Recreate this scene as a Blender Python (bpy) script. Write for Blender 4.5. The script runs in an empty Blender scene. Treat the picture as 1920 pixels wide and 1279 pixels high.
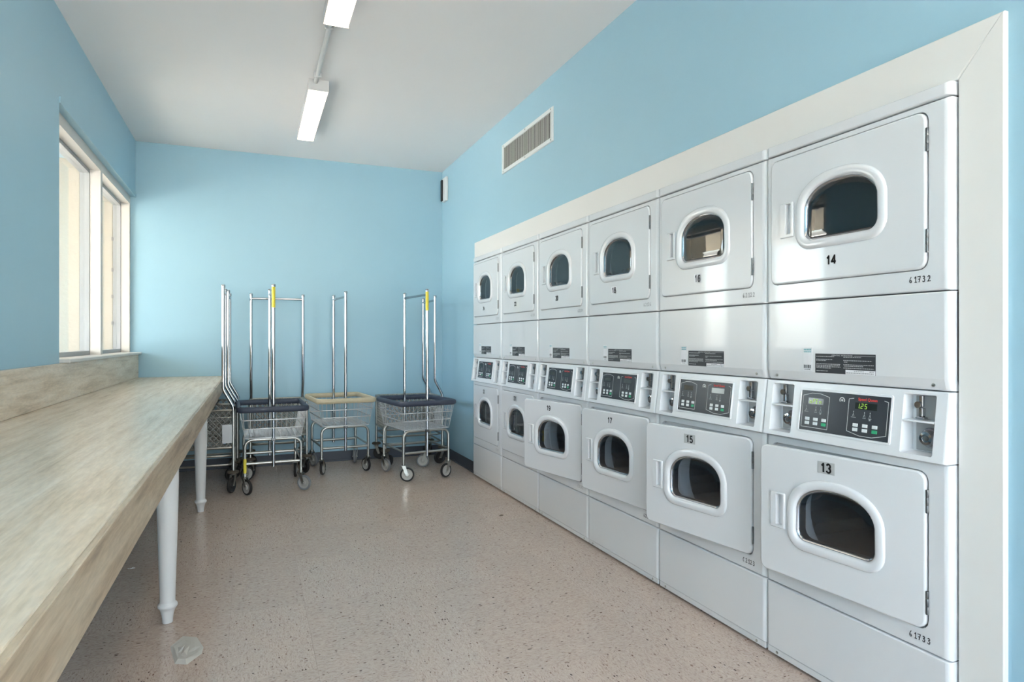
import bpy, math, random
from mathutils import Vector, Matrix
from mathutils.geometry import tessellate_polygon

random.seed(7)
PI = math.pi
C = bpy.context.scene.collection

# ------------------------------------------------------------------ camera, sky, exposure
FPX = 1200.0
YAW = math.atan((960 - 472) / FPX)
cam_data = bpy.data.cameras.new('camera')
cam_data.sensor_fit = 'HORIZONTAL'
cam_data.sensor_width = 36.0
cam_data.lens = 36.0 * FPX / 1920.0
cam_data.clip_start = 0.02
cam = bpy.data.objects.new('camera', cam_data)
C.objects.link(cam)
CAMZ = 1.18
cam.location = (0, 0, CAMZ)
cam.rotation_euler = (PI / 2, 0, -YAW)
bpy.context.scene.camera = cam

world = bpy.data.worlds.new('sky')
bpy.context.scene.world = world
world.use_nodes = True
wn = world.node_tree.nodes
wl = world.node_tree.links
bg = wn['Background']
sky = wn.new('ShaderNodeTexSky')
sky.sky_type = 'NISHITA'
sky.sun_disc = False
sky.sun_elevation = math.radians(52)
sky.sun_rotation = math.radians(100)
sky.air_density = 1.0
sky.dust_density = 2.5
haze = wn.new('ShaderNodeMix'); haze.data_type = 'RGBA'      # thin bright overcast over the blue sky
haze.inputs['Factor'].default_value = 0.72
haze.inputs['B'].default_value = (1.0, 0.965, 0.915, 1)
wl.new(sky.outputs['Color'], haze.inputs['A'])
wl.new(haze.outputs['Result'], bg.inputs['Color'])
SKY_STRENGTH = 4.6
bg.inputs['Strength'].default_value = SKY_STRENGTH

LAMP_POWER = 6.0          # emission strength of the lamp diffusers

sun_l = bpy.data.lights.new('sun', 'SUN'); sun_l.energy = 62.0; sun_l.angle = math.radians(0.6); sun_l.color = (1.0, 0.96, 0.90)
sun = bpy.data.objects.new('sun', sun_l); C.objects.link(sun)
# high sun from the far side of the building: the ground beyond the windows is sunlit, the room gets no direct beam
sun.rotation_euler = (math.radians(-10), math.radians(28), 0)

vs = bpy.context.scene.view_settings
vs.view_transform = 'Standard'
vs.look = 'None'
vs.exposure = 0.5
vs.gamma = 1.0
vs.use_curve_mapping = False

# ------------------------------------------------------------------ materials
def srgb(r, g, b):
    def f(v):
        v /= 255.0
        return v / 12.92 if v <= 0.04045 else ((v + 0.055) / 1.055) ** 2.4
    return (f(r), f(g), f(b), 1.0)

MATS = {}
def mat(name, col, rough=0.5, metal=0.0, spec=0.5, coat=0.0, bump=0.0, bump_scale=200.0, var=0.0, var_scale=3.0):
    m = bpy.data.materials.new(name)
    m.use_nodes = True
    n = m.node_tree.nodes; l = m.node_tree.links
    p = n['Principled BSDF']
    p.inputs['Base Color'].default_value = col
    p.inputs['Roughness'].default_value = rough
    p.inputs['Metallic'].default_value = metal
    p.inputs['Specular IOR Level'].default_value = spec
    p.inputs['Coat Weight'].default_value = coat
    p.inputs['Coat Roughness'].default_value = 0.06
    tc = n.new('ShaderNodeTexCoord')
    if var > 0:
        nz = n.new('ShaderNodeTexNoise'); nz.inputs['Scale'].default_value = var_scale
        nz.inputs['Detail'].default_value = 4
        l.new(tc.outputs['Object'], nz.inputs['Vector'])
        mx = n.new('ShaderNodeMix'); mx.data_type = 'RGBA'
        mx.inputs['A'].default_value = tuple(c * (1 - var) for c in col[:3]) + (1,)
        mx.inputs['B'].default_value = tuple(min(1, c * (1 + var)) for c in col[:3]) + (1,)
        l.new(nz.outputs['Fac'], mx.inputs['Factor'])
        l.new(mx.outputs['Result'], p.inputs['Base Color'])
    if bump > 0:
        nb = n.new('ShaderNodeTexNoise'); nb.inputs['Scale'].default_value = bump_scale
        nb.inputs['Detail'].default_value = 3
        l.new(tc.outputs['Object'], nb.inputs['Vector'])
        b = n.new('ShaderNodeBump'); b.inputs['Strength'].default_value = bump
        b.inputs['Distance'].default_value = 0.002
        l.new(nb.outputs['Fac'], b.inputs['Height'])
        l.new(b.outputs['Normal'], p.inputs['Normal'])
    MATS[name] = m
    return m

M_WALL = mat('blue_wall_paint', srgb(156, 193, 211), 0.42, spec=0.4, bump=0.12, bump_scale=160, var=0.03, var_scale=1.5)
M_CEIL = mat('white_ceiling_paint', srgb(236, 235, 235), 0.7, spec=0.2, bump=0.08, bump_scale=90, var=0.01)
M_TRIM = mat('white_trim_paint', srgb(228, 226, 223), 0.4, spec=0.4, bump=0.04, bump_scale=60)
M_BASE = mat('charcoal_vinyl_baseboard', srgb(62, 68, 80), 0.45)
M_WHITE = mat('white_enamel', srgb(224, 225, 228), 0.22, spec=0.5, coat=0.8)
M_CONSOLE = mat('white_console_plastic', srgb(228, 230, 234), 0.2)
M_GAP = mat('dark_gap', srgb(40, 41, 44), 0.7)
M_POCKET = mat('grey_pocket_steel', srgb(165, 167, 169), 0.4, metal=0.3)
M_CHROME = mat('polished_chrome', srgb(176, 178, 182), 0.10, metal=1.0)
M_ZINC = mat('zinc_plated_tube', srgb(176, 176, 172), 0.34, metal=1.0, var=0.12, var_scale=40)
M_WIRE = mat('zinc_wire', srgb(200, 201, 203), 0.4, metal=0.5)
M_SHEET = mat('galvanised_mesh', srgb(172, 172, 168), 0.5, metal=0.4, var=0.1, var_scale=20)
M_STEEL = mat('drum_steel', srgb(168, 171, 175), 0.5, metal=0.4)
M_BOWL = mat('dark_window_bowl', srgb(74, 78, 84), 0.3, metal=0.3)
M_HINGE = mat('hinge_steel', srgb(110, 112, 114), 0.4, metal=0.8)
M_NAVY = mat('navy_vinyl_bumper', srgb(54, 62, 80), 0.5, var=0.2, var_scale=25)
M_BEIGE = mat('beige_vinyl_bumper', srgb(196, 184, 156), 0.5, var=0.12, var_scale=25)
M_RUBBER = mat('black_rubber', srgb(34, 32, 33), 0.6)
M_GREYRUB = mat('grey_wheel_rubber', srgb(120, 122, 126), 0.6, var=0.1, var_scale=30)
M_HUB = mat('grey_wheel_hub', srgb(168, 166, 162), 0.5, var=0.1, var_scale=40)
M_DISC = mat('brown_rubber_disc', srgb(84, 76, 66), 0.7, var=0.2, var_scale=40)
M_YELLOW = mat('yellow_tape', srgb(226, 208, 70), 0.5)
M_PRINT = mat('black_print', srgb(24, 24, 26), 0.6)
M_GREYPRINT = mat('faded_grey_print', srgb(150, 152, 158), 0.6)
M_PEN = mat('marker_ink', srgb(58, 58, 62), 0.6)
M_PENF = mat('faded_marker_ink', srgb(150, 152, 156), 0.6)
M_STICKG = mat('grey_sticker', srgb(178, 179, 180), 0.5)
M_STICKW = mat('white_sticker', srgb(232, 232, 236), 0.5)
M_LABEL = mat('dark_label', srgb(44, 47, 53), 0.45)
M_LABELTXT = mat('label_print_grey', srgb(180, 182, 184), 0.5)
M_TEAL = mat('teal_print', srgb(120, 178, 186), 0.5)
M_PANEL = mat('dark_display_panel', srgb(58, 62, 68), 0.2, spec=0.22)
M_LCD = mat('dark_lcd_window', srgb(36, 40, 38), 0.08)
M_KEY = mat('white_key', srgb(222, 226, 228), 0.4)
M_GREENKEY = mat('green_key', srgb(30, 160, 112), 0.4)
M_RED = mat('red_print', srgb(222, 62, 56), 0.5)
M_LINE = mat('panel_line_print', srgb(205, 207, 208), 0.5)
M_GREYLINE = mat('panel_icon_print', srgb(160, 163, 165), 0.5)
M_LEG = mat('white_leg_paint', srgb(214, 213, 212), 0.35)
M_STUCCO = mat('cream_stucco', srgb(184, 176, 161), 0.9, bump=0.7, bump_scale=60, var=0.05, var_scale=30)
M_SASH = mat('grey_aluminium_sash', srgb(170, 172, 174), 0.5)
M_WINFRAME = mat('window_frame_paint', srgb(214, 209, 203), 0.45)
M_SILL = mat('painted_sill', srgb(206, 206, 204), 0.45)
M_GROUND = mat('exterior_concrete', srgb(216, 209, 198), 0.9, var=0.06)
M_VENT = mat('white_vent_paint', srgb(226, 230, 231), 0.4)
M_VENTSLAT = mat('grey_vent_slat', srgb(216, 219, 214), 0.5)
M_VENTDARK = mat('duct_interior', srgb(70, 74, 74), 0.8)
M_LAMPBODY = mat('lamp_housing_paint', srgb(214, 214, 214), 0.5)
M_LEAF = mat('dry_leaf', srgb(92, 78, 62), 0.8)
M_BLACK = mat('black_plastic', srgb(30, 31, 34), 0.5)

def emis(name, col, strength):
    m = bpy.data.materials.new(name); m.use_nodes = True
    p = m.node_tree.nodes['Principled BSDF']
    p.inputs['Base Color'].default_value = col
    p.inputs['Emission Color'].default_value = col
    p.inputs['Emission Strength'].default_value = strength
    return m
M_LAMP = emis('lamp_diffuser', srgb(255, 236, 208), LAMP_POWER)
M_LED = emis('green_led', srgb(160, 205, 70), 0.45)

def glass(name, tint, ior=1.45, rough=0.0):
    m = bpy.data.materials.new(name); m.use_nodes = True
    n = m.node_tree.nodes; l = m.node_tree.links
    n.remove(n['Principled BSDF'])
    out = n['Material Output']
    t = n.new('ShaderNodeBsdfTransparent'); t.inputs['Color'].default_value = tint
    g = n.new('ShaderNodeBsdfGlossy'); g.inputs['Roughness'].default_value = rough
    fr = n.new('ShaderNodeFresnel')
    ge = n.new('ShaderNodeNewGeometry'); mi = n.new('ShaderNodeMix')        # same reflectance from both sides of the pane
    mi.inputs['A'].default_value = ior; mi.inputs['B'].default_value = 1/ior
    l.new(ge.outputs['Backfacing'], mi.inputs['Factor']); l.new(mi.outputs['Result'], fr.inputs['IOR'])
    mx = n.new('ShaderNodeMixShader')
    l.new(fr.outputs[0], mx.inputs[0]); l.new(t.outputs[0], mx.inputs[1]); l.new(g.outputs[0], mx.inputs[2])
    l.new(mx.outputs[0], out.inputs['Surface'])
    return m
M_DOORGLASS = glass('smoked_door_glass', (0.56, 0.61, 0.66, 1), 1.9, 0.02)
M_PANE = glass('window_glass', (0.96, 0.97, 0.96, 1), 1.25)

def floor_material():
    m = bpy.data.materials.new('vinyl_composition_tile'); m.use_nodes = True
    n = m.node_tree.nodes; l = m.node_tree.links
    p = n['Principled BSDF']
    p.inputs['Roughness'].default_value = 0.2
    p.inputs['Specular IOR Level'].default_value = 0.5
    geo = n.new('ShaderNodeNewGeometry')
    oi = n.new('ShaderNodeObjectInfo')
    # per tile rotation of the pattern by 90 degrees, alternating at random
    rnd = n.new('ShaderNodeMath'); rnd.operation = 'GREATER_THAN'; rnd.inputs[1].default_value = 0.5
    l.new(oi.outputs['Random'], rnd.inputs[0])
    ang = n.new('ShaderNodeMath'); ang.operation = 'MULTIPLY'; ang.inputs[1].default_value = PI / 2
    l.new(rnd.outputs[0], ang.inputs[0])
    rot = n.new('ShaderNodeVectorRotate'); rot.rotation_type = 'Z_AXIS'
    l.new(geo.outputs['Position'], rot.inputs['Vector']); l.new(ang.outputs[0], rot.inputs['Angle'])
    mp = n.new('ShaderNodeMapping'); mp.inputs['Scale'].default_value = (38, 110, 38)
    l.new(rot.outputs[0], mp.inputs['Vector'])
    warp = n.new('ShaderNodeTexNoise'); warp.inputs['Scale'].default_value = 22; warp.inputs['Detail'].default_value = 2
    l.new(geo.outputs['Position'], warp.inputs['Vector'])
    wv = n.new('ShaderNodeVectorMath'); wv.operation = 'SCALE'; wv.inputs['Scale'].default_value = 3.0
    l.new(warp.outputs['Color'], wv.inputs[0])
    ad = n.new('ShaderNodeVectorMath'); ad.operation = 'ADD'
    l.new(mp.outputs[0], ad.inputs[0]); l.new(wv.outputs[0], ad.inputs[1])
    # streaky marbling
    s = n.new('ShaderNodeTexNoise'); s.inputs['Scale'].default_value = 1.6; s.inputs['Detail'].default_value = 5
    s.inputs['Roughness'].default_value = 0.65
    l.new(ad.outputs[0], s.inputs['Vector'])
    r1 = n.new('ShaderNodeValToRGB')
    e = r1.color_ramp.elements
    e[0].position = 0.30; e[0].color = srgb(148, 124, 112)
    e[1].position = 0.45; e[1].color = srgb(191, 173, 161)
    e2 = r1.color_ramp.elements.new(0.6); e2.color = srgb(200, 183, 171)
    e3 = r1.color_ramp.elements.new(0.75); e3.color = srgb(211, 197, 186)
    l.new(s.outputs['Fac'], r1.inputs['Fac'])
    # dark chips
    v = n.new('ShaderNodeTexVoronoi'); v.inputs['Scale'].default_value = 1.0; v.inputs['Randomness'].default_value = 1.0
    mp2 = n.new('ShaderNodeMapping'); mp2.inputs['Scale'].default_value = (48, 95, 48)
    l.new(rot.outputs[0], mp2.inputs['Vector'])
    ad2 = n.new('ShaderNodeVectorMath'); ad2.operation = 'ADD'
    wv2 = n.new('ShaderNodeVectorMath'); wv2.operation = 'SCALE'; wv2.inputs['Scale'].default_value = 1.2
    l.new(warp.outputs['Color'], wv2.inputs[0])
    l.new(mp2.outputs[0], ad2.inputs[0]); l.new(wv2.outputs[0], ad2.inputs[1])
    l.new(ad2.outputs[0], v.inputs['Vector'])
    sep = n.new('ShaderNodeSeparateColor'); l.new(v.outputs['Color'], sep.inputs[0])
    # chip radius depends on the cell's random colour: most cells none
    rad = n.new('ShaderNodeMapRange'); rad.inputs['From Min'].default_value = 0.72; rad.inputs['From Max'].default_value = 1.0
    rad.inputs['To Min'].default_value = 0.0; rad.inputs['To Max'].default_value = 0.33
    l.new(sep.outputs[0], rad.inputs['Value'])
    lt = n.new('ShaderNodeMath'); lt.operation = 'LESS_THAN'
    l.new(v.outputs['Distance'], lt.inputs[0]); l.new(rad.outputs[0], lt.inputs[1])
    chipcol = n.new('ShaderNodeMix'); chipcol.data_type = 'RGBA'
    chipcol.inputs['A'].default_value = srgb(140, 112, 98); chipcol.inputs['B'].default_value = srgb(84, 74, 70)
    l.new(sep.outputs[1], chipcol.inputs['Factor'])
    mx = n.new('ShaderNodeMix'); mx.data_type = 'RGBA'
    l.new(lt.outputs[0], mx.inputs['Factor']); l.new(r1.outputs[0], mx.inputs['A']); l.new(chipcol.outputs['Result'], mx.inputs['B'])
    # broad tone change and tile-to-tile tone
    big = n.new('ShaderNodeTexNoise'); big.inputs['Scale'].default_value = 0.9; big.inputs['Detail'].default_value = 2
    l.new(geo.outputs['Position'], big.inputs['Vector'])
    tone = n.new('ShaderNodeMath'); tone.operation = 'MULTIPLY_ADD'; tone.inputs[1].default_value = 0.05; tone.inputs[2].default_value = 0.95
    l.new(oi.outputs['Random'], tone.inputs[0])
    tone2 = n.new('ShaderNodeMath'); tone2.operation = 'MULTIPLY_ADD'; tone2.inputs[1].default_value = 0.10
    l.new(big.outputs['Fac'], tone2.inputs[0]); l.new(tone.outputs[0], tone2.inputs[2])
    sc = n.new('ShaderNodeVectorMath'); sc.operation = 'SCALE'
    l.new(mx.outputs['Result'], sc.inputs[0]); l.new(tone2.outputs[0], sc.inputs['Scale'])
    l.new(sc.outputs[0], p.inputs['Base Color'])
    # wax: uneven gloss
    rr = n.new('ShaderNodeMapRange'); rr.inputs['To Min'].default_value = 0.14; rr.inputs['To Max'].default_value = 0.30
    l.new(s.outputs['Fac'], rr.inputs['Value']); l.new(rr.outputs[0], p.inputs['Roughness'])
    bn = n.new('ShaderNodeTexNoise'); bn.inputs['Scale'].default_value = 35; bn.inputs['Detail'].default_value = 2
    l.new(geo.outputs['Position'], bn.inputs['Vector'])
    b = n.new('ShaderNodeBump'); b.inputs['Strength'].default_value = 0.05; b.inputs['Distance'].default_value = 0.004
    l.new(bn.outputs['Fac'], b.inputs['Height']); l.new(b.outputs['Normal'], p.inputs['Normal'])
    return m
M_FLOOR = floor_material()
M_SUB = mat('tile_joint_mastic', srgb(140, 124, 114), 0.8)

def wood_material(name, cols, gloss):
    m = bpy.data.materials.new(name); m.use_nodes = True
    n = m.node_tree.nodes; l = m.node_tree.links
    p = n['Principled BSDF']; p.inputs['Roughness'].default_value = gloss
    geo = n.new('ShaderNodeNewGeometry')
    mp = n.new('ShaderNodeMapping'); mp.inputs['Scale'].default_value = (25, 1.7, 25)
    l.new(geo.outputs['Position'], mp.inputs['Vector'])
    s = n.new('ShaderNodeTexNoise'); s.inputs['Scale'].default_value = 1.3; s.inputs['Detail'].default_value = 9
    s.inputs['Roughness'].default_value = 0.62; s.inputs['Distortion'].default_value = 0.35
    l.new(mp.outputs[0], s.inputs['Vector'])
    r = n.new('ShaderNodeValToRGB'); e = r.color_ramp.elements
    e[0].position = 0.30; e[0].color = cols[0]; e[1].position = 0.70; e[1].color = cols[3]
    a = r.color_ramp.elements.new(0.44); a.color = cols[1]
    b = r.color_ramp.elements.new(0.54); b.color = cols[2]
    l.new(s.outputs['Fac'], r.inputs['Fac'])
    # fine white pores
    mp2 = n.new('ShaderNodeMapping'); mp2.inputs['Scale'].default_value = (150, 26, 150)
    l.new(geo.outputs['Position'], mp2.inputs['Vector'])
    f = n.new('ShaderNodeTexNoise'); f.inputs['Scale'].default_value = 1.0; f.inputs['Detail'].default_value = 4
    l.new(mp2.outputs[0], f.inputs['Vector'])
    fr = n.new('ShaderNodeMapRange'); fr.inputs['From Min'].default_value = 0.35; fr.inputs['From Max'].default_value = 0.7
    fr.inputs['To Min'].default_value = 0.9; fr.inputs['To Max'].default_value = 1.08
    l.new(f.outputs['Fac'], fr.inputs['Value'])
    sc = n.new('ShaderNodeVectorMath'); sc.operation = 'SCALE'
    l.new(r.outputs[0], sc.inputs[0]); l.new(fr.outputs[0], sc.inputs['Scale'])
    l.new(sc.outputs[0], p.inputs['Base Color'])
    bp = n.new('ShaderNodeBump'); bp.inputs['Strength'].default_value = 0.04; bp.inputs['Distance'].default_value = 0.002
    l.new(f.outputs['Fac'], bp.inputs['Height']); l.new(bp.outputs['Normal'], p.inputs['Normal'])
    return m
M_WOODTOP = wood_material('pale_wood_laminate', [srgb(180, 160, 134), srgb(208, 190, 166), srgb(219, 204, 183), srgb(230, 218, 201)], 0.3)
M_WOODEDGE = wood_material('brown_shaded_laminate_edge', [srgb(132, 112, 92), srgb(166, 146, 122), srgb(182, 164, 140), srgb(196, 180, 158)], 0.45)  # same laminate as the top, its shade put in as darker brown

def tissue_material():
    m = bpy.data.materials.new('translucent_dryer_sheet'); m.use_nodes = True
    n = m.node_tree.nodes; l = m.node_tree.links
    p = n['Principled BSDF']
    p.inputs['Base Color'].default_value = srgb(226, 224, 216); p.inputs['Roughness'].default_value = 0.7
    p.inputs['Alpha'].default_value = 0.66
    return m
M_TISSUE = tissue_material()

# ------------------------------------------------------------------ mesh builder
class MB:
    def __init__(s):
        s.v = []; s.f = []; s.sm = []; s.mi = []; s.cur = 0
    def add(s, verts, faces, smooth=False):
        o = len(s.v); s.v.extend([tuple(p) for p in verts])
        for f in faces:
            s.f.append([i + o for i in f]); s.sm.append(smooth); s.mi.append(s.cur)
        return s
    def box(s, x0, x1, y0, y1, z0, z1):
        v = [(x0,y0,z0),(x1,y0,z0),(x1,y1,z0),(x0,y1,z0),(x0,y0,z1),(x1,y0,z1),(x1,y1,z1),(x0,y1,z1)]
        return s.add(v, [(0,3,2,1),(4,5,6,7),(0,1,5,4),(1,2,6,5),(2,3,7,6),(3,0,4,7)])
    def bbox(s, x0, x1, y0, y1, z0, z1, b):
        """bevelled box"""
        vs_ = []
        idx = {}
        for ax in range(3):
            for sx in (0,1):
                for sy in (0,1):
                    for sz in (0,1):
                        p = [x1 if sx else x0, y1 if sy else y0, z1 if sz else z0]
                        for k in range(3):
                            if k != ax:
                                p[k] += -b if (sx,sy,sz)[k] else b
                        idx[(ax,sx,sy,sz)] = len(vs_); vs_.append(tuple(p))
        F = []
        # faces
        for ax in range(3):
            o = [k for k in range(3) if k != ax]
            for d in (0,1):
                q = []
                for a,bb in ((0,0),(1,0),(1,1),(0,1)):
                    t = [0,0,0]; t[ax]=d; t[o[0]]=a; t[o[1]]=bb
                    q.append(idx[(ax,)+tuple(t)])
                F.append(q)
        # edges
        for ax in range(3):
            o = [k for k in range(3) if k != ax]
            for a in (0,1):
                for bb in (0,1):
                    q = []
                    for (fa, d) in ((o[0],0),(o[0],1),(o[1],1),(o[1],0)):
                        t = [0,0,0]; t[ax]=d; t[o[0]]=a; t[o[1]]=bb
                        q.append(idx[(fa,)+tuple(t)])
                    F.append(q)
        for sx in (0,1):
            for sy in (0,1):
                for sz in (0,1):
                    F.append([idx[(k,sx,sy,sz)] for k in range(3)])
        return s.add(vs_, F)
    def loft(s, loops, closed=True, smooth=True, cap0=False, cap1=False):
        n = len(loops[0]); V = [p for L in loops for p in L]; F = []
        for k in range(len(loops)-1):
            for i in range(n if closed else n-1):
                j = (i+1) % n
                F.append((k*n+i, k*n+j, (k+1)*n+j, (k+1)*n+i))
        s.add(V, F, smooth)
        if cap0: s.fill([loops[0]])
        if cap1: s.fill([loops[-1]])
        return s
    def fill(s, loops):
        L = [[Vector(p) for p in q] for q in loops]
        tris = tessellate_polygon(L)
        V = [p for q in L for p in q]
        return s.add(V, [tuple(t) for t in tris], False)
    def tube(s, pts, r, seg=8, closed=False, caps=True, ry=None):
        P = [Vector(p) for p in pts]; n = len(P)
        T = []
        for i in range(n):
            if closed: t = P[(i+1)%n] - P[(i-1)%n]
            else: t = P[min(i+1,n-1)] - P[max(i-1,0)]
            T.append(t.normalized())
        up = Vector((0,0,1))
        if abs(T[0].dot(up)) > 0.95: up = Vector((0,1,0))
        N = (up - T[0]*up.dot(T[0])).normalized()
        loops = []
        for i in range(n):
            N = (N - T[i]*N.dot(T[i])).normalized()
            B = T[i].cross(N)
            a2 = ry if ry else r
            loops.append([tuple(P[i] + N*(a2*math.cos(2*PI*k/seg)) + B*(r*math.sin(2*PI*k/seg))) for k in range(seg)])
        if closed: loops.append(loops[0])
        return s.loft(loops, True, True, caps and not closed, caps and not closed)
    def lathe(s, prof, axis='z', origin=(0,0,0), seg=24, cap=True):
        loops = []
        for r, h in prof:
            L = []
            for k in range(seg):
                a = 2*PI*k/seg
                c, d = r*math.cos(a), r*math.sin(a)
                p = {'z': (c,d,h), 'y': (c,h,d), 'x': (h,c,d)}[axis]
                L.append((p[0]+origin[0], p[1]+origin[1], p[2]+origin[2]))
            loops.append(L)
        return s.loft(loops, True, True, cap, cap)
    def mesh(s, name, mats, angle=38):
        me = bpy.data.meshes.new(name)
        me.from_pydata(s.v, [], s.f)
        if not isinstance(mats, (list, tuple)): mats = [mats]
        for m in mats: me.materials.append(m)
        me.polygons.foreach_set('use_smooth', s.sm)
        me.polygons.foreach_set('material_index', s.mi)
        import bmesh
        b = bmesh.new(); b.from_mesh(me)
        bmesh.ops.remove_doubles(b, verts=b.verts, dist=1e-6)
        bmesh.ops.recalc_face_normals(b, faces=b.faces)
        b.to_mesh(me); b.free()
        flags = [p.use_smooth for p in me.polygons]
        me.set_sharp_from_angle(angle=math.radians(angle))
        me.polygons.foreach_set('use_smooth', flags)
        me.update()
        return me

CACHE = {}
def shared(key, fn, mats):
    if key not in CACHE:
        mb = MB(); fn(mb); CACHE[key] = mb.mesh(key, mats)
    return CACHE[key]

def link(name, me, parent=None, loc=(0,0,0), rot=(0,0,0)):
    o = bpy.data.objects.new(name, me); C.objects.link(o)
    o.location = loc; o.rotation_euler = rot
    if parent is not None: o.parent = parent
    return o
def obj(name, mb, mats, parent=None, loc=(0,0,0), rot=(0,0,0)):
    return link(name, mb.mesh(name, mats), parent, loc, rot)
def tag(o, label=None, cat=None, group=None, kind=None):
    if label: o['label'] = label
    if cat: o['category'] = cat
    if group: o['group'] = group
    if kind: o['kind'] = kind
    return o
def thing(name, label, cat, loc=(0,0,0), rotz=0.0, group=None):
    o = bpy.data.objects.new(name, None); C.objects.link(o)
    o.location = loc; o.rotation_euler = (0,0,rotz); o.empty_display_size = 0.1
    return tag(o, label, cat, group)
def struct(name, mb, mats, label=None):
    o = obj(name, mb, mats); o['kind'] = 'structure'
    if label: o['label'] = label
    return o

def text_mesh(key, txt, size, bold=0.0, sx=1.0, shear=0.0):
    """flat lettering in the local x (right) / z (up) plane facing -y, centred at the origin"""
    if key in CACHE: return CACHE[key]
    cu = bpy.data.curves.new(key, 'FONT'); cu.body = txt; cu.size = size
    cu.align_x = 'CENTER'; cu.align_y = 'CENTER'; cu.offset = bold; cu.shear = shear
    cu.resolution_u = 3
    o = bpy.data.objects.new(key, cu); C.objects.link(o)
    dg = bpy.context.evaluated_depsgraph_get()
    me = bpy.data.meshes.new_from_object(o.evaluated_get(dg))
    bpy.data.objects.remove(o); bpy.data.curves.remove(cu)
    me.name = key
    me.transform(Matrix.Rotation(PI/2, 4, 'X') @ Matrix.Diagonal((sx,1,1,1)))
    CACHE[key] = me
    return me
def text(name, key, txt, size, m, parent, loc, bold=0.0, sx=1.0, rot=(0,0,0), shear=0.0):
    me = text_mesh(key, txt, size, bold, sx, shear)
    if not me.materials: me.materials.append(m)
    return link(name, me, parent, loc, rot)

STROKES = {
 '0': [[(.2,.1),(.05,.5),(.25,1),(.5,.9),(.6,.4),(.4,0),(.2,.1)]],
 '1': [[(.1,.75),(.35,1),(.33,0)],[(.12,0),(.55,.02)]],
 '2': [[(.05,.8),(.25,1),(.5,.9),(.5,.6),(.05,.02),(.65,.08)]],
 '3': [[(.05,.9),(.3,1),(.5,.8),(.22,.55),(.5,.4),(.45,.08),(.2,0),(.0,.12)]],
 '4': [[(.1,1),(.05,.5),(.6,.45)],[(.48,.95),(.45,0)]],
 '5': [[(.6,1),(.12,.98),(.1,.58),(.42,.6),(.55,.3),(.35,0),(.0,.1)]],
 '6': [[(.40,1),(.16,.65),(.05,.28),(.16,.03),(.36,.0),(.5,.2),(.36,.4),(.1,.28)]],
 '7': [[(.0,.95),(.6,1),(.3,0)],[(.15,.5),(.5,.52)]],
 '8': [[(.3,.5),(.1,.8),(.3,1),(.48,.8),(.1,.22),(.3,0),(.5,.2),(.3,.5)]],
 '9': [[(.5,.8),(.3,1),(.08,.8),(.25,.55),(.5,.75),(.4,0)]],
 'C': [[(.5,.85),(.3,1),(.05,.55),(.15,.08),(.45,.05)]],
}
def stroke_text(mb, txt, x, z, h, w, y, adv=0.8):
    """hand-written characters as flat pen strokes in the x/z plane"""
    for ch in txt:
        for st in STROKES[ch]:
            pts = [(x + px*h*0.8, z + pz*h) for px, pz in st]
            for (ax, az), (bx, bz) in zip(pts[:-1], pts[1:]):
                dx, dz = bx-ax, bz-az; L = math.hypot(dx, dz) or 1
                nx, nz = -dz/L*w/2, dx/L*w/2
                ex, ez = dx/L*w*0.3, dz/L*w*0.3
                mb.add([(ax+nx-ex,y,az+nz-ez),(ax-nx-ex,y,az-nz-ez),(bx-nx+ex,y,bz-nz+ez),(bx+nx+ex,y,bz+nz+ez)], [(0,1,2,3)])
        x += h*adv*(0.62 if ch == '1' else 0.85)

def rrect(u0, u1, z0, z1, r, y, n=5):
    """rounded rectangle loop in the x/z plane"""
    L = []
    for cx, cz, a0 in ((u1-r, z0+r, -90), (u1-r, z1-r, 0), (u0+r, z1-r, 90), (u0+r, z0+r, 180)):
        for k in range(n):
            a = math.radians(a0 + 90*k/(n-1))
            L.append((cx + r*math.cos(a), y, cz + r*math.sin(a)))
    return L
def slab(mb, u0, u1, z0, z1, y_front, y_back, ru, rz, hole=None, seg=4, cr=None):
    """panel: rounded outer edges, flat front (optionally with a hole loop)"""
    loops = [rrect(u0, u1, z0, z1, cr or 0.002, y_back)]
    for k in range(seg+1):
        a = PI/2*k/seg
        iu = ru*(1-math.cos(a)); iz = rz*(1-math.cos(a))
        dep = max(ru, rz)*(1-math.sin(a))
        r = max(0.0012, (cr or 0.002) - min(iu, iz))
        loops.append(rrect(u0+iu, u1-iu, z0+iz, z1-iz, r, y_front+dep))
    mb.loft(loops)
    mb.fill([loops[-1]] + (hole or []))
    return loops

# ------------------------------------------------------------------ the room
XR, XL, YB, ZC, YF = 1.845, -0.949, 6.48, 2.945, -2.3
MY0, MY1 = 1.1907, 5.3487        # machine row extents
MP = 0.693
MTOP = 1.909

b = MB(); b.box(XL-0.3, XR+1.0, YF-0.2, YB+0.15, -0.08, -0.004)
floor = struct('floor', b, M_SUB, 'pinkish beige vinyl tile floor with dark flecks')
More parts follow.
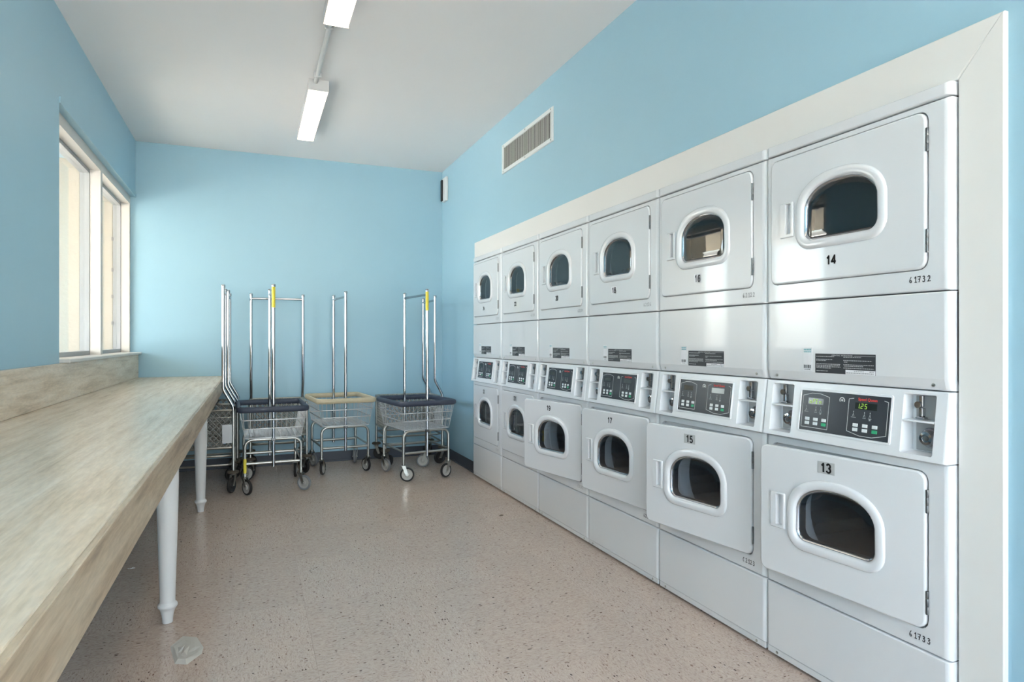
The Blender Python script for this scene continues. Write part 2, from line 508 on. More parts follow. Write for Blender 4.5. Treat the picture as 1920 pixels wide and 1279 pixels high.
# vinyl tiles, one object each
TS = 0.305
def tile_fn(mb):
    h = TS/2 - 0.0002; bvl = 0.0005
    mb.loft([[(-h,-h,-0.004),(h,-h,-0.004),(h,h,-0.004),(-h,h,-0.004)],
             [(-h,-h,-0.0002),(h,-h,-0.0002),(h,h,-0.0002),(-h,h,-0.0002)],
             [(-h+bvl,-h+bvl,0),(h-bvl,-h+bvl,0),(h-bvl,h-bvl,0),(-h+bvl,h-bvl,0)]], smooth=False)
    mb.fill([[(-h+bvl,-h+bvl,0),(h-bvl,-h+bvl,0),(h-bvl,h-bvl,0),(-h+bvl,h-bvl,0)]])
tile_me = shared('floor_tile', tile_fn, M_FLOOR)
x0 = -0.0852 + TS/2; y0 = 3.0144 + TS/2
rest = MB()
for i in range(-3, 7):
    for j in range(-18, 12):
        cx, cy = x0 + i*TS, y0 + j*TS
        if cy - TS/2 > YB or cy + TS/2 < YF or cx + TS/2 < XL: continue
        if cy > 0.7 and cx < 1.95:
            link('floor_tile', tile_me, floor, (cx, cy, 0))
        elif cx < 1.95:
            h = TS/2 - 0.0004
            rest.box(cx-h, cx+h, cy-h, cy+h, -0.004, 0)
o = obj('floor_tile_area', rest, M_FLOOR, floor); o['kind'] = 'stuff'

b = MB(); b.box(XL-0.3, XR+0.15, YF-0.2, YB+0.15, ZC, ZC+0.1)
struct('ceiling', b, M_CEIL, 'flat white painted ceiling')
b = MB(); b.box(XL-0.35, XR+0.15, YB, YB+0.15, 0, ZC)
struct('wall_back', b, M_WALL, 'blue back wall behind the laundry carts')
b = MB()
b.box(XR, XR+0.15, MY1+0.002, YB, 0, ZC)
b.box(XR, XR+0.15, YF, MY0-0.004, 0, ZC)
b.box(XR, XR+0.15, MY0-0.004, MY1+0.002, 1.915, ZC)
struct('wall_right', b, M_WALL, 'blue right wall above the dryers')
# left wall with the window recess
WY0, WZ1, WZ0 = 4.062, 2.452, 1.066
b = MB()
b.box(XL-0.30, XL, YF, WY0, 0, ZC)
b.box(XL-0.30, XL, WY0, YB, WZ1, ZC)
b.box(XL-0.30, XL, WY0, YB, 0, WZ0)
b.box(XL-0.004, XL+0.006, WY0, YB, WZ1-0.004, WZ1+0.03)      # rounded lip under the header
struct('wall_left', b, M_WALL, 'blue left wall with a window recess')
# wall behind the camera with a wide glazed entrance
DX0, DX1, DZ = -0.85, 1.75, 2.6
b = MB()
b.box(XL-0.3, DX0, YF-0.15, YF, 0, ZC); b.box(DX1, XR+0.15, YF-0.15, YF, 0, ZC); b.box(DX0, DX1, YF-0.15, YF, DZ, ZC)
struct('wall_front', b, M_WALL, 'blue wall behind the viewer with a glazed entrance')
b = MB()
for xa in (DX0, (DX0+DX1)/2-0.04, DX1-0.08): b.box(xa, xa+0.08, YF-0.11, YF-0.04, 0, DZ)
b.box(DX0, DX1, YF-0.11, YF-0.04, 0, 0.09); b.box(DX0, DX1, YF-0.11, YF-0.04, DZ-0.08, DZ)
door = struct('door_1', b, M_WINFRAME, 'glazed entrance doors behind the viewer')
for k in range(2):
    xa = DX0+0.08 if k == 0 else (DX0+DX1)/2+0.04
    xb = (DX0+DX1)/2-0.04 if k == 0 else DX1-0.08
    g = MB(); g.box(xa, xb, YF-0.078, YF-0.072, 0.09, DZ-0.08)
    obj('pane', g, M_PANE, door)
# sky portals: they only help sample the daylight that enters through the real openings
def portal(name, loc, rot, sx, sy):
    l = bpy.data.lights.new(name, 'AREA'); l.shape = 'RECTANGLE'; l.size = sx; l.size_y = sy; l.cycles.is_portal = True
    o = bpy.data.objects.new(name, l); C.objects.link(o); o.location = loc; o.rotation_euler = rot
portal('sky_portal', ((DX0+DX1)/2, YF-0.16, DZ/2), (PI/2, 0, 0), DX1-DX0, DZ)
portal('sky_portal', (-1.36, 5.27, 1.75), (0, -PI/2, 0), 1.5, 2.4)
# baseboards
b = MB()
b.box(XR-0.006, XR, MY1+0.006, YB-0.006, 0.0, 0.098); b.box(XR-0.014, XR-0.006, MY1+0.006, YB-0.006, 0.0, 0.012)
struct('baseboard_right', b, M_BASE, 'charcoal vinyl baseboard right of the carts')
b = MB(); b.box(XL, XR-0.006, YB-0.006, YB, 0, 0.098); b.box(XL, XR-0.006, YB-0.014, YB-0.006, 0, 0.012)
struct('baseboard_back', b, M_BASE, 'charcoal vinyl baseboard behind the carts')
b = MB(); b.box(XL, XL+0.006, YF, YB-0.014, 0, 0.098)
struct('baseboard_left', b, M_BASE, 'charcoal vinyl baseboard under the counter')
# exterior
b = MB(); b.box(-14, XL-0.31, -14, 20, -0.3, -0.1); b.box(-14, 16, -14, YF-0.21, -0.3, -0.1)
struct('trim_9', b, M_GROUND, 'pale concrete ground outside')
b = MB(); b.box(-4.6, XL-0.305, -1.0, 11.0, 2.76, 2.92)  # unseen eave, added and lengthened to block high sky from stucco and frames
struct('added_eave', b, M_STUCCO, 'unseen cream eave added outside to cut skylight at the windows')

# trim around the row of machines (mitred boards)
TX = 1.828
def board(poly):
    mb = MB()
    fr = [(TX+0.003, y, z) for y, z in poly]; bk = [(XR, y, z) for y, z in poly]
    cy = sum(p[0] for p in poly)/len(poly); cz = sum(p[1] for p in poly)/len(poly)
    edge = [(TX+0.003, y, z) for y, z in poly]
    inn = []
    for y, z in poly:
        inn.append((TX, y - math.copysign(0.003, y-cy), z - math.copysign(0.003, z-cz)))
    mb.loft([bk, edge, inn], smooth=False); mb.fill([inn])
    return mb
ty0, ty1, tz0, tz1 = 1.0685, 1.187, 1.911, 2.048
struct('trim_1', board([(ty1+0.0008, tz0), (MY1+0.03, tz0), (MY1+0.03, tz1), (ty0+0.0008, tz1)]), M_TRIM, 'white header board above the dryers')
struct('trim_2', board([(ty0, 0), (ty1, 0), (ty1, tz0), (ty0, tz1)]), M_TRIM, 'white side board right of the nearest dryers')

# ------------------------------------------------------------------ windows in the left recess
FX = -0.99                       # frame front plane
def window(idx, ya, yb, near_w, far_w):
    b = MB()
    b.box(FX-0.065, FX, ya, ya+near_w, WZ0, WZ1+0.02)
    b.box(FX-0.065, FX, yb-far_w, yb, WZ0, WZ1+0.02)
    b.box(FX-0.065, FX, ya+near_w, yb-far_w, 2.385, WZ1+0.02)
    b.box(FX-0.065, FX, ya+near_w, yb-far_w, WZ0, WZ0+0.012)
    w = struct('window_%d' % idx, b, M_WINFRAME, ('nearer' if idx == 1 else 'farther') + ' tall window above the counter')
    s = MB()
    s.box(FX-0.125, FX-0.067, ya+near_w-0.012, ya+near_w+0.018, WZ0+0.012, 2.385)
    s.box(FX-0.125, FX-0.067, yb-far_w-0.004, yb-far_w+0.03, WZ0+0.012, 2.385)
    s.box(FX-0.125, FX-0.067, ya+near_w+0.018, yb-far_w-0.004, 2.36, 2.40)
    s.box(FX-0.125, FX-0.067, ya+near_w+0.018, yb-far_w-0.004, WZ0+0.012, WZ0+0.045)
    obj('sash', s, M_SASH, w)
    g = MB(); g.box(FX-0.099, FX-0.095, ya+near_w+0.018, yb-far_w-0.004, WZ0+0.045, 2.36)
    obj('pane', g, M_PANE, w)
    # small hinge pins on the stucco reveal
    if idx == 2:
        for zz in (1.32, 1.55, 1.78, 2.05):
            h = MB(); h.box(FX-0.135, FX-0.121, yb-far_w-0.012, yb-far_w-0.004, zz, zz+0.03)
            obj('hinge_pin', h, M_HINGE, w)
    return w
window(1, 4.066, 5.318, 0.06, 0.030)
window(2, 5.320, 6.478, 0.032, 0.032)
b = MB()
b.box(FX-0.62, FX-0.128, 5.292, 5.352, 0.0, 2.75); b.box(FX-0.62, FX-0.128, 6.446, 6.62, 0.0, 2.75)
b.box(FX-0.36, FX-0.128, 4.00, 4.10, 0.0, 2.75)
b.box(FX-0.36, FX-0.263, 4.10, 5.292, 0.0, 1.0); b.box(FX-0.36, FX-0.263, 5.352, 6.446, 0.0, 1.0)
struct('wall_exterior', b, M_STUCCO, 'cream stucco piers outside the windows')
b = MB()
b.bbox(FX-0.06, -0.900, WY0+0.002, YB-0.002, WZ0-0.004, WZ0+0.017, 0.004)
struct('trim_3', b, M_SILL, 'painted window sill above the counter splash')

# ------------------------------------------------------------------ counter
SX = -0.925; CX = -0.228; CT = 0.858; CB = 0.748
counter = thing('folding_counter', 'long pale wood laminate folding counter on white turned legs under the windows', 'counter', (-0.57, 3.0, 0))
off = Vector((0.57, -3.0, 0))
def wobj(name, mb, m, parent, base):
    """mesh written in world coordinates, parented to an unrotated thing at base"""
    me = mb.mesh(name, m); me.transform(Matrix.Translation(-Vector(base)))
    return link(name, me, parent)
cb = (-0.57, 3.0, 0)
b = MB(); b.bbox(XL+0.006, CX-0.012, -0.9, YB-0.008, CT-0.028, CT, 0.002); b.box(XL+0.02, CX-0.05, -0.88, YB-0.02, CT-0.05, CT-0.028)
wobj('worktop', b, M_WOODTOP, counter, cb)
b = MB(); b.bbox(CX-0.0118, CX, -0.9, YB-0.008, CB, CT, 0.0015); b.box(CX-0.035, CX-0.0118, -0.9, YB-0.01, CB, CT-0.029)
wobj('front_edge', b, M_WOODEDGE, counter, cb)['label'] = 'brown wood laminate front edge, shade put into its colour'
b = MB(); b.bbox(XL+0.001, SX, -0.9, YB-0.008, CT+0.0005, 1.061, 0.002)
wobj('backsplash', b, M_WOODTOP, counter, cb)
b = MB(); b.box(XL+0.001, XL+0.04, -0.9, YB-0.02, CB, CT-0.029)
wobj('wall_cleat', b, M_WOODEDGE, counter, cb)
def leg_fn(mb):
    prof = [(0.0195,0),(0.0205,0.004),(0.0205,0.012),(0.0225,0.03),(0.027,0.048),(0.0305,0.058),(0.033,0.061),(0.0375,0.067),
            (0.0385,0.073),(0.0365,0.079),(0.031,0.084),(0.0295,0.09),(0.0300,0.12),(0.0330,0.22),(0.0365,0.34),(0.0405,0.48),(0.0425,0.58),
            (0.0425,0.64),(0.0415,0.70),(0.040,0.744)]
    mb.lathe(prof, seg=28)
leg_me = shared('turned_leg', leg_fn, M_LEG)
for yy in (-0.68, 1.16, 3.03, 4.905):
    link('leg', leg_me, counter, (-0.327+0.57, yy-3.0, 0.001))

# ------------------------------------------------------------------ coin dryers
HU, HW = 0.030, 0.594           # door left edge (u), width
DZH = 0.456                     # door height
def dloop(d, y, cu=0.328, w=0.288, zb=1.532, zt=1.724, zm=1.628, r=0.034):
    """D-shaped window outline grown by d: flat bottom, elliptic arch on top"""
    hw = w/2 + d; b0 = zb - d; t0 = zt + d; rr = r + d*0.9
    L = []
    for k in range(7):
        a = math.radians(-90 + 90*k/6)
        L.append((cu + hw - rr + rr*math.cos(a), y, b0 + rr + rr*math.sin(a)))
    n = 26
    for k in range(1, n):
        a = PI*k/n
        c, s_ = math.cos(a), math.sin(a)
        ee = 2/2.25
        L.append((cu + hw*math.copysign(abs(c)**ee, c), y, zm + (t0-zm)*abs(s_)**ee))
    for k in range(7):
        a = math.radians(180 + 90*k/6)
        L.append((cu - hw + rr + rr*math.cos(a), y, b0 + rr + rr*math.sin(a)))
    return L

FRONT_D = 0.040
def upper_front_fn(mb):
    hole = rrect(HU-0.003, HU+HW+0.006, 1.3855, 1.8475, 0.030, 0.0)
    slab(mb, 0.0015, MP-0.0015, 1.3235, 1.8660, 0.0, FRONT_D, 0.017, 0.005, [hole])
    e = [rrect(HU-0.003+k, HU+HW+0.006-k, 1.3855+k, 1.8475-k, 0.030-k, yy) for k, yy in ((0,0),(0.001,0.0015),(0.0012,0.017))]
    mb.loft(e)
    mouth = circ(0.328, 1.618, 0.190, 0.017)
    mb.fill([e[-1], mouth])
    mb.loft([mouth, circ(0.328, 1.618, 0.184, 0.022), circ(0.328, 1.618, 0.184, 0.07)])
def circ(cu, cz, r, y, n=40):
    return [(cu + r*math.cos(2*PI*k/n), y, cz + r*math.sin(2*PI*k/n)) for k in range(n)]
def top_cap_fn(mb):
    slab(mb, 0.0015, MP-0.0015, 1.8700, MTOP, 0.0, FRONT_D, 0.017, 0.004)
def mid_panel_fn(mb):
    # bulged lower lip that turns back to the console
    prof = [(FRONT_D, 1.3205), (0.005, 1.3205), (0.0015, 1.3195), (0.0, 1.316), (0.0, 1.072), (0.002, 1.064), (0.0065, 1.046), (0.009, 1.041), (0.014, 1.0385), (FRONT_D, 1.0385)]
    loops = []
    for du, dy in [(0.0, 0.030), (0.0, 0.017), (0.0015, 0.0105), (0.005, 0.005), (0.0105, 0.0015), (0.017, 0.0)]:
        loops.append([(0.0015+du, min(FRONT_D, max(y, 0) + dy*(1 if y < FRONT_D else 0)), z) for y, z in prof])
    right = [[(MP-x, y, z) for x, y, z in L] for L in reversed(loops)]
    mb.loft(loops, closed=False); mb.loft(right, closed=False)
    mb.loft([loops[-1], right[0]], closed=False, smooth=False)
CON_T, CON_B = 1.0355, 0.8335
CYT, CYB = 0.004, -0.021
def cy_at(z): return CYB + (CYT-CYB)*(z-CON_B)/(CON_T-CON_B)
def shear(L, off=0.0): return [(x, cy_at(z)+off, z) for x, y, z in L]
POCK = [(0.036, 0.137, 0.850, 1.024), (0.553, 0.652, 0.850, 1.024)]
DISP = (0.176, 0.515, 0.872, 1.006)
def console_fn(mb):
    r = 0.008
    out = rrect(0.010, MP-0.010, CON_B+0.003, CON_T-0.002, 0.004, 0)
    holes = [shear(rrect(a, c, z0, z1, 0.006, 0)) for a, c, z0, z1 in POCK]
    face = shear(out)
    loops = [[(x, FRONT_D, z) for x, y, z in rrect(0.0015, MP-0.0015, CON_B, CON_T, 0.002, 0)],
             shear(rrect(0.0015, MP-0.0015, CON_B, CON_T, 0.002, 0), 0.010),
             shear(rrect(0.003, MP-0.003, CON_B+0.0006, CON_T-0.0006, 0.003, 0), 0.004),
             shear(rrect(0.006, MP-0.006, CON_B+0.0015, CON_T-0.001, 0.0035, 0), 0.001), face]
    mb.loft(loops); mb.fill([face] + holes)
    for (a, c, z0, z1), h in zip(POCK, holes):
        back = [(x, 0.034, z) for x, y, z in rrect(a+0.006, c-0.004, z0+0.004, z1-0.002, 0.004, 0)]
        mb.loft([h, [(x+(0.001 if x < (a+c)/2 else -0.001), y+0.002, z) for x, y, z in h], back]); mb.fill([back])
def pocket_plate_fn(mb, q):
    a, c, z0, z1 = POCK[q//2]
    if q % 2 == 0: mb.bbox(a+0.018, c-0.006, 0.030, 0.0335, z0+0.008, 0.943, 0.0008)
    else: mb.bbox(a+0.018, c-0.006, 0.030, 0.0335, 0.950, z1-0.006, 0.0008)
def pocket_shelf_fn(mb, q):
    for a, c, z0, z1 in POCK[q:q+1]:
        mb.bbox(a+0.002, c-0.002, cy_at(0.945)-0.001, 0.033, 0.943, 0.9485, 0.001)
def coin_slide_fn(mb, q):
    for a, c, z0, z1 in POCK[q:q+1]:
        u = a + 0.040
        mb.bbox(u-0.006, u+0.006, 0.018, 0.030, 0.986, z1-0.004, 0.002)
        mb.lathe([(0.010, 0), (0.010, 0.006), (0.006, 0.012)], 'y', (u-0.004, 0.010, 0.992), 14)
        mb.bbox(u-0.004, u+0.008, 0.014, 0.030, 0.957, 0.984, 0.002)
        mb.bbox(u-0.012, u+0.015, 0.010, 0.030, 0.951, 0.957, 0.002)
def lock_fn(mb, q):
    for a, c, z0, z1 in POCK[q:q+1]:
        u = a + 0.064
        mb.lathe([(0.0300, 0.031), (0.0300, 0.027), (0.0275, 0.024), (0.024, 0.022), (0.022, 0.016), (0.0215, 0.008), (0.019, 0.004), (0.012, 0.003), (0.0115, 0.006)], 'y', (u, 0, 0.897), 28)
def keyhole_fn(mb, q):
    for a, c, z0, z1 in POCK[q:q+1]:
        u = a + 0.064
        mb.lathe([(0.0075, 0.0058), (0.0075, 0.0045), (0.003, 0.004)], 'y', (u, 0, 0.897), 16)
        mb.box(u-0.0015, u+0.0015, 0.0036, 0.0046, 0.891, 0.903)
def disp_frame_fn(mb):
    a, c, z0, z1 = DISP
    L = [shear(rrect(a-0.008, c+0.008, z0-0.009, z1+0.009, 0.007, 0), 0.0005), shear(rrect(a-0.0075, c+0.0075, z0-0.008, z1+0.008, 0.0065, 0), -0.003),
         shear(rrect(a-0.002, c+0.002, z0-0.002, z1+0.002, 0.003, 0), -0.0035), shear(rrect(a-0.001, c+0.001, z0-0.001, z1+0.001, 0.002, 0), -0.001)]
    mb.loft(L)
def disp_panel_fn(mb):
    a, c, z0, z1 = DISP
    L = shear(rrect(a-0.001, c+0.001, z0-0.001, z1+0.001, 0.002, 0), -0.0012)
    mb.fill([L])
def onp(x, z, off=-0.0016): return (x, cy_at(z)+off, z)
def pline(mb, pts, w=0.0018, off=-0.0016):
    for (ax, az), (bx, bz) in zip(pts[:-1], pts[1:]):
        dx, dz = bx-ax, bz-az; L = math.hypot(dx, dz); nx, nz = -dz/L*w/2, dx/L*w/2
        mb.add([onp(ax+nx, az+nz, off), onp(ax-nx, az-nz, off), onp(bx-nx, bz-nz, off), onp(bx+nx, bz+nz, off)], [(0,1,2,3)])
def prect(mb, x0, x1, z0, z1, off=-0.0016):
    mb.add([onp(x0,z0,off), onp(x1,z0,off), onp(x1,z1,off), onp(x0,z1,off)], [(0,1,2,3)])
# two half-panels: left with a peaked top, right with a peaked bottom
HP = [(0.183, 0.292), (0.368, 0.507)]
def disp_lines_fn(mb, q):
    a, c = HP[0]; m = (a+c)/2
    if q == 0: pline(mb, [(a, 0.990), (a, 0.882), (c, 0.882), (c, 0.990), (m+0.018, 0.999), (m-0.018, 0.999), (a, 0.990)])
    a, c = HP[1]; m = (a+c)/2
    if q == 1: pline(mb, [(a+0.018, 0.995), (a, 0.992), (a, 0.889), (m-0.022, 0.878), (m+0.022, 0.878), (c, 0.889), (c, 0.992), (c-0.014, 0.995)])
    if q == 2: mb.lathe([(0.0105, 0), (0.0105, -0.0006), (0.0070, -0.0006)], 'y', onp(0.342, 0.985, -0.0012), 20, cap=False)
    if q == 3: mb.lathe([(0.0040, 0), (0.0040, -0.0006)], 'y', onp(0.342, 0.985, -0.0012), 12)
def disp_icons_fn(mb):
    for a in (0.200, 0.388):
        for dx, wide in ((0.0, 1), (0.040, 0), (0.060, 0)):
            x = a + dx; z = 0.938
            pline(mb, [(x, z+0.012), (x, z+0.017)], 0.003)
            pline(mb, [(x-0.003, z), (x, z+0.010), (x+0.003, z)], 0.0016)
            pline(mb, [(x-0.006 - 0.002*wide, z-0.003), (x+0.006+0.004*wide, z-0.003)], 0.0016)
            if dx == 0.060: prect(mb, x-0.003, x+0.003, z-0.009, z-0.004)
def lcd_fn(mb, q):
    if q == 0: prect(mb, 0.206, 0.270, 0.962, 0.983)
    else: prect(mb, 0.392, 0.470, 0.962, 0.983)
def key_fn(mb):
    mb.bbox(-0.0095, 0.0095, -0.0012, 0.001, -0.0055, 0.0055, 0.001)
def led_fn(mb):
    def dig(x, z, segs, h=0.014, w=0.0065):
        P = {'a': [(0,h),(w,h)], 'b': [(w,h),(w,h/2)], 'c': [(w,h/2),(w,0)], 'd': [(0,0),(w,0)], 'e': [(0,0),(0,h/2)], 'f': [(0,h/2),(0,h)], 'g': [(0,h/2),(w,h/2)]}
        for s in segs: pline(mb, [(x+p+q*0.12, z+q) for p, q in P[s]], 0.0017, -0.0021)
    for k, sg in enumerate(['cdeg', 'abefg', 'adefg', 'ceg']): dig(0.212+k*0.0135, 0.9655, sg)
    for k, sg in enumerate(['bc', 'abged', 'afgcd']): dig(0.400+k*0.0135, 0.9655, sg)
    prect(mb, 0.4095, 0.4115, 0.9650, 0.9667, -0.0021)
def low_front_fn(mb):
    dz = -1.043
    hole = rrect(HU-0.003, HU+HW+0.006, 1.3855+dz, 1.8475+dz, 0.030, 0.0)
    slab(mb, 0.0015, MP-0.0015, 0.2825, 0.8310, 0.0, FRONT_D, 0.017, 0.005, [hole])
    e = [rrect(HU-0.003+k, HU+HW+0.006-k, 1.3855+dz+k, 1.8475+dz-k, 0.030-k, yy) for k, yy in ((0,0),(0.001,0.0015),(0.0012,0.017))]
    mb.loft(e)
    mouth = circ(0.328, 1.618+dz, 0.190, 0.017)
    mb.fill([e[-1], mouth])
    mb.loft([mouth, circ(0.328, 1.618+dz, 0.184, 0.022), circ(0.328, 1.618+dz, 0.184, 0.07)])
def base_panel_fn(mb):
    slab(mb, 0.0015, MP-0.0015, 0.036, 0.2795, 0.0, FRONT_D, 0.015, 0.004)
    # toe lip
    mb.bbox(0.006, MP-0.006, 0.004, FRONT_D, 0.011, 0.0358, 0.002)
def cabinet_fn(mb):
    mb.box(0.003, MP-0.003, FRONT_D-0.004, 0.10, 0.012, 0.37); mb.box(0.003, MP-0.003, FRONT_D-0.004, 0.10, 0.800, 1.41)
    mb.box(0.003, MP-0.003, FRONT_D-0.004, 0.10, 1.83, MTOP-0.002)
    for zz in (0.37, 1.41):
        mb.box(0.003, 0.06, FRONT_D-0.004, 0.10, zz, zz+0.43); mb.box(MP-0.06, MP-0.003, FRONT_D-0.004, 0.10, zz, zz+0.43)
    mb.box(0.003, MP-0.003, 0.66, 0.70, 0.012, MTOP-0.002)
    for x0_ in (0.003, MP-0.006): mb.box(x0_, x0_+0.003, 0.10, 0.66, 0.012, MTOP-0.002)
    mb.box(0.006, MP-0.006, 0.10, 0.66, MTOP-0.006, MTOP-0.002); mb.box(0.006, MP-0.006, 0.10, 0.66, 0.012, 0.016)
    for fx in (0.04, MP-0.04): mb.lathe([(0.018, 0), (0.018, 0.006), (0.008, 0.008), (0.008, 0.012)], 'z', (fx, 0.10, 0), 12)
def drum_fn(mb):
    cz = 1.618
    mb.loft([circ(0.328, cz, 0.186, 0.068), circ(0.328, cz, 0.262, 0.09), circ(0.328, cz, 0.262, 0.58), circ(0.328, cz, 0.20, 0.60), circ(0.328, cz, 0.05, 0.605)], cap1=True)
    for k in range(3):
        a = math.radians(78 + 120*k); ca, sa = math.cos(a), math.sin(a)
        def P(rad, tang, y): return (0.328 + rad*ca - tang*sa, y, cz + rad*sa + tang*ca)
        mb.loft([[P(0.262, -0.045, y), P(0.215, -0.02, y), P(0.195, 0, y), P(0.215, 0.02, y), P(0.262, 0.045, y)] for y in (0.10, 0.57)], closed=False)
# the door is written with its hinge edge at the local origin (x = 0), z as for the upper dryer
DOX = HU + HW
def sh(L): return [(x-DOX, y, z) for x, y, z in L]
DF = -0.006                                  # the door stands slightly proud
def slot_loop(y, k=0.0): return rrect(0.105-DOX+k, 0.132-DOX-k, 1.565+k, 1.675-k, 0.003, y)
def door_fn(mb):
    hole = sh(dloop(0.020, DF))
    u0, u1, z0, z1 = -HW, 0.0, 1.3885, 1.8445
    loops = [rrect(u0+0.0015, u1-0.0015, z0+0.0015, z1-0.0015, 0.028, DF+0.014), rrect(u0, u1, z0, z1, 0.028, DF+0.0125), rrect(u0, u1, z0, z1, 0.028, DF+0.006)]
    for a in (30, 60, 90):
        k = 0.006*(1-math.cos(math.radians(a))); d = 0.006*(1-math.sin(math.radians(a)))
        loops.append(rrect(u0+k, u1-k, z0+k, z1-k, 0.028-k, DF+d))
    mb.loft(loops); mb.fill([loops[-1], hole, slot_loop(DF)])
    bh = sh(dloop(0.020, DF+0.014)); mb.loft([hole, bh]); mb.fill([loops[0], bh])
def ring_fn(mb):
    prof = [(0.0335, DF+0.0005), (0.0325, DF-0.0035), (0.0300, DF-0.0065), (0.0250, DF-0.0085), (0.0180, DF-0.0095), (0.0100, DF-0.0090), (0.0045, DF-0.0065),
            (0.0015, DF-0.002), (0.0005, DF+0.004)]
    mb.loft([sh(dloop(d, y)) for d, y in prof])
def ring_gasket_fn(mb):
    mb.loft([sh(dloop(d, y)) for d, y in [(0.0006, DF+0.0035), (-0.002, DF+0.0030), (-0.006, DF+0.006), (-0.008, DF+0.010)]])
def glass_fn(mb):
    mb.loft([sh(dloop(-0.004, DF+0.0085)), sh(dloop(-0.010, DF+0.0070)), sh(dloop(-0.03, DF+0.0052))]); mb.fill([sh(dloop(-0.03, DF+0.0052))])
def inner_ring_fn(mb):
    prof = [(0.022, DF+0.014), (0.021, DF+0.020), (0.016, DF+0.046), (0.010, DF+0.052), (0.0, DF+0.052), (-0.002, DF+0.046), (0.001, DF+0.0105)]
    mb.loft([sh(dloop(d, y)) for d, y in prof])
def handle_fn(mb):
    a, c, z0, z1 = 0.080-DOX, 0.142-DOX, 1.553, 1.680
    L = [rrect(a, c, z0, z1, 0.004, DF+0.0005), rrect(a+0.0005, c-0.0005, z0+0.0005, z1-0.0005, 0.004, DF-0.0035), rrect(a+0.003, c-0.003, z0+0.003, z1-0.003, 0.003, DF-0.006)]
    mb.loft(L)
    sl = [slot_loop(DF-0.006, 0.0003), slot_loop(DF, 0.0008), slot_loop(DF+0.009, 0.002)]
    mb.fill([L[-1], sl[0]]); mb.loft(sl); mb.fill([sl[-1]])
def hinge_fn(mb):
    za = 0
    for k in range(1): mb.lathe([(0.0040, 0), (0.0042, 0.001), (0.0042, 0.0205), (0.0036, 0.0215), (0.0036, 0.0225), (0.0042, 0.0235), (0.0042, 0.0435), (0.0036, 0.0445), (0.0036, 0.0455), (0.0042, 0.0465), (0.0042, 0.066), (0.0040, 0.067)], 'z', (0.0035, DF+0.003, 0), 10)
def sticker(w, h, key, m):
    def fn(mb): mb.bbox(-w/2, w/2, -0.0004, 0.0, -h/2, h/2, 0.0001)
    return shared(key, fn, m)
def screw_fn(mb): mb.lathe([(0.0055, 0), (0.0055, -0.0012), (0.0035, -0.002), (0.0010, -0.0022)], 'y', (0,0,0), 12)
# instruction plate: dark plate with lines of small print
def plate_fn(mb):
    mb.bbox(0.230, 0.461, -0.0008, 0.002, 1.071, 1.137, 0.0003)
def plate_white_fn(mb):
    mb.bbox(0.352, 0.4605, -0.0012, 0.001, 1.0712, 1.0855, 0.0003)
def dashes(mb, x0_, x1_, z, h, y, rnd, gap=0.0016):
    x = x0_
    while x < x1_:
        w = rnd.uniform(0.002, 0.0075)
        mb.add([(x,y,z),(min(x+w, x1_),y,z),(min(x+w, x1_),y,z+h),(x,y,z+h)], [(0,1,2,3)])
        x += w + gap
def plate_print_fn(mb):
    rnd = random.Random(3)
    for x0_, x1_, z in [(0.235,0.308,1.1265),(0.235,0.302,1.1165),(0.235,0.276,1.1125),(0.235,0.332,1.1010),(0.235,0.330,1.0965),(0.235,0.333,1.0920),(0.235,0.296,1.0875),(0.235,0.284,1.0775),
                        (0.344,0.410,1.1255),(0.344,0.448,1.1145),(0.346,0.360,1.1095),(0.344,0.456,1.1010),(0.346,0.418,1.0965),(0.344,0.456,1.0900)]:
        dashes(mb, x0_, x1_, z, 0.0024, -0.0011, rnd)
    mb.box(0.384, 0.460, -0.0011, -0.0008, 1.1305, 1.1315)
def plate_print2_fn(mb):
    rnd = random.Random(5)
    dashes(mb, 0.384, 0.420, 1.0805, 0.0022, -0.0014, rnd); dashes(mb, 0.440, 0.455, 1.0805, 0.0022, -0.0014, rnd)
    dashes(mb, 0.356, 0.456, 1.0745, 0.0028, -0.0014, rnd)
def side_sticker_fn(mb): mb.bbox(0.178, 0.216, -0.0006, 0.001, 1.076, 1.156, 0.0002)
def side_teal_fn(mb):
    rnd = random.Random(9)
    dashes(mb, 0.181, 0.213, 1.1475, 0.0050, -0.0009, rnd, 0.001); dashes(mb, 0.181, 0.213, 1.1405, 0.0038, -0.0009, rnd, 0.001)
def side_bar_fn(mb):
    rnd = random.Random(11); x = 0.181
    while x < 0.212:
        w = rnd.uniform(0.0006, 0.0022); mb.add([(x,-0.0009,1.085),(x+w,-0.0009,1.085),(x+w,-0.0009,1.097),(x,-0.0009,1.097)], [(0,1,2,3)]); x += w + rnd.uniform(0.0007, 0.0018)
    dashes(mb, 0.184, 0.208, 1.0795, 0.0022, -0.0009, rnd)

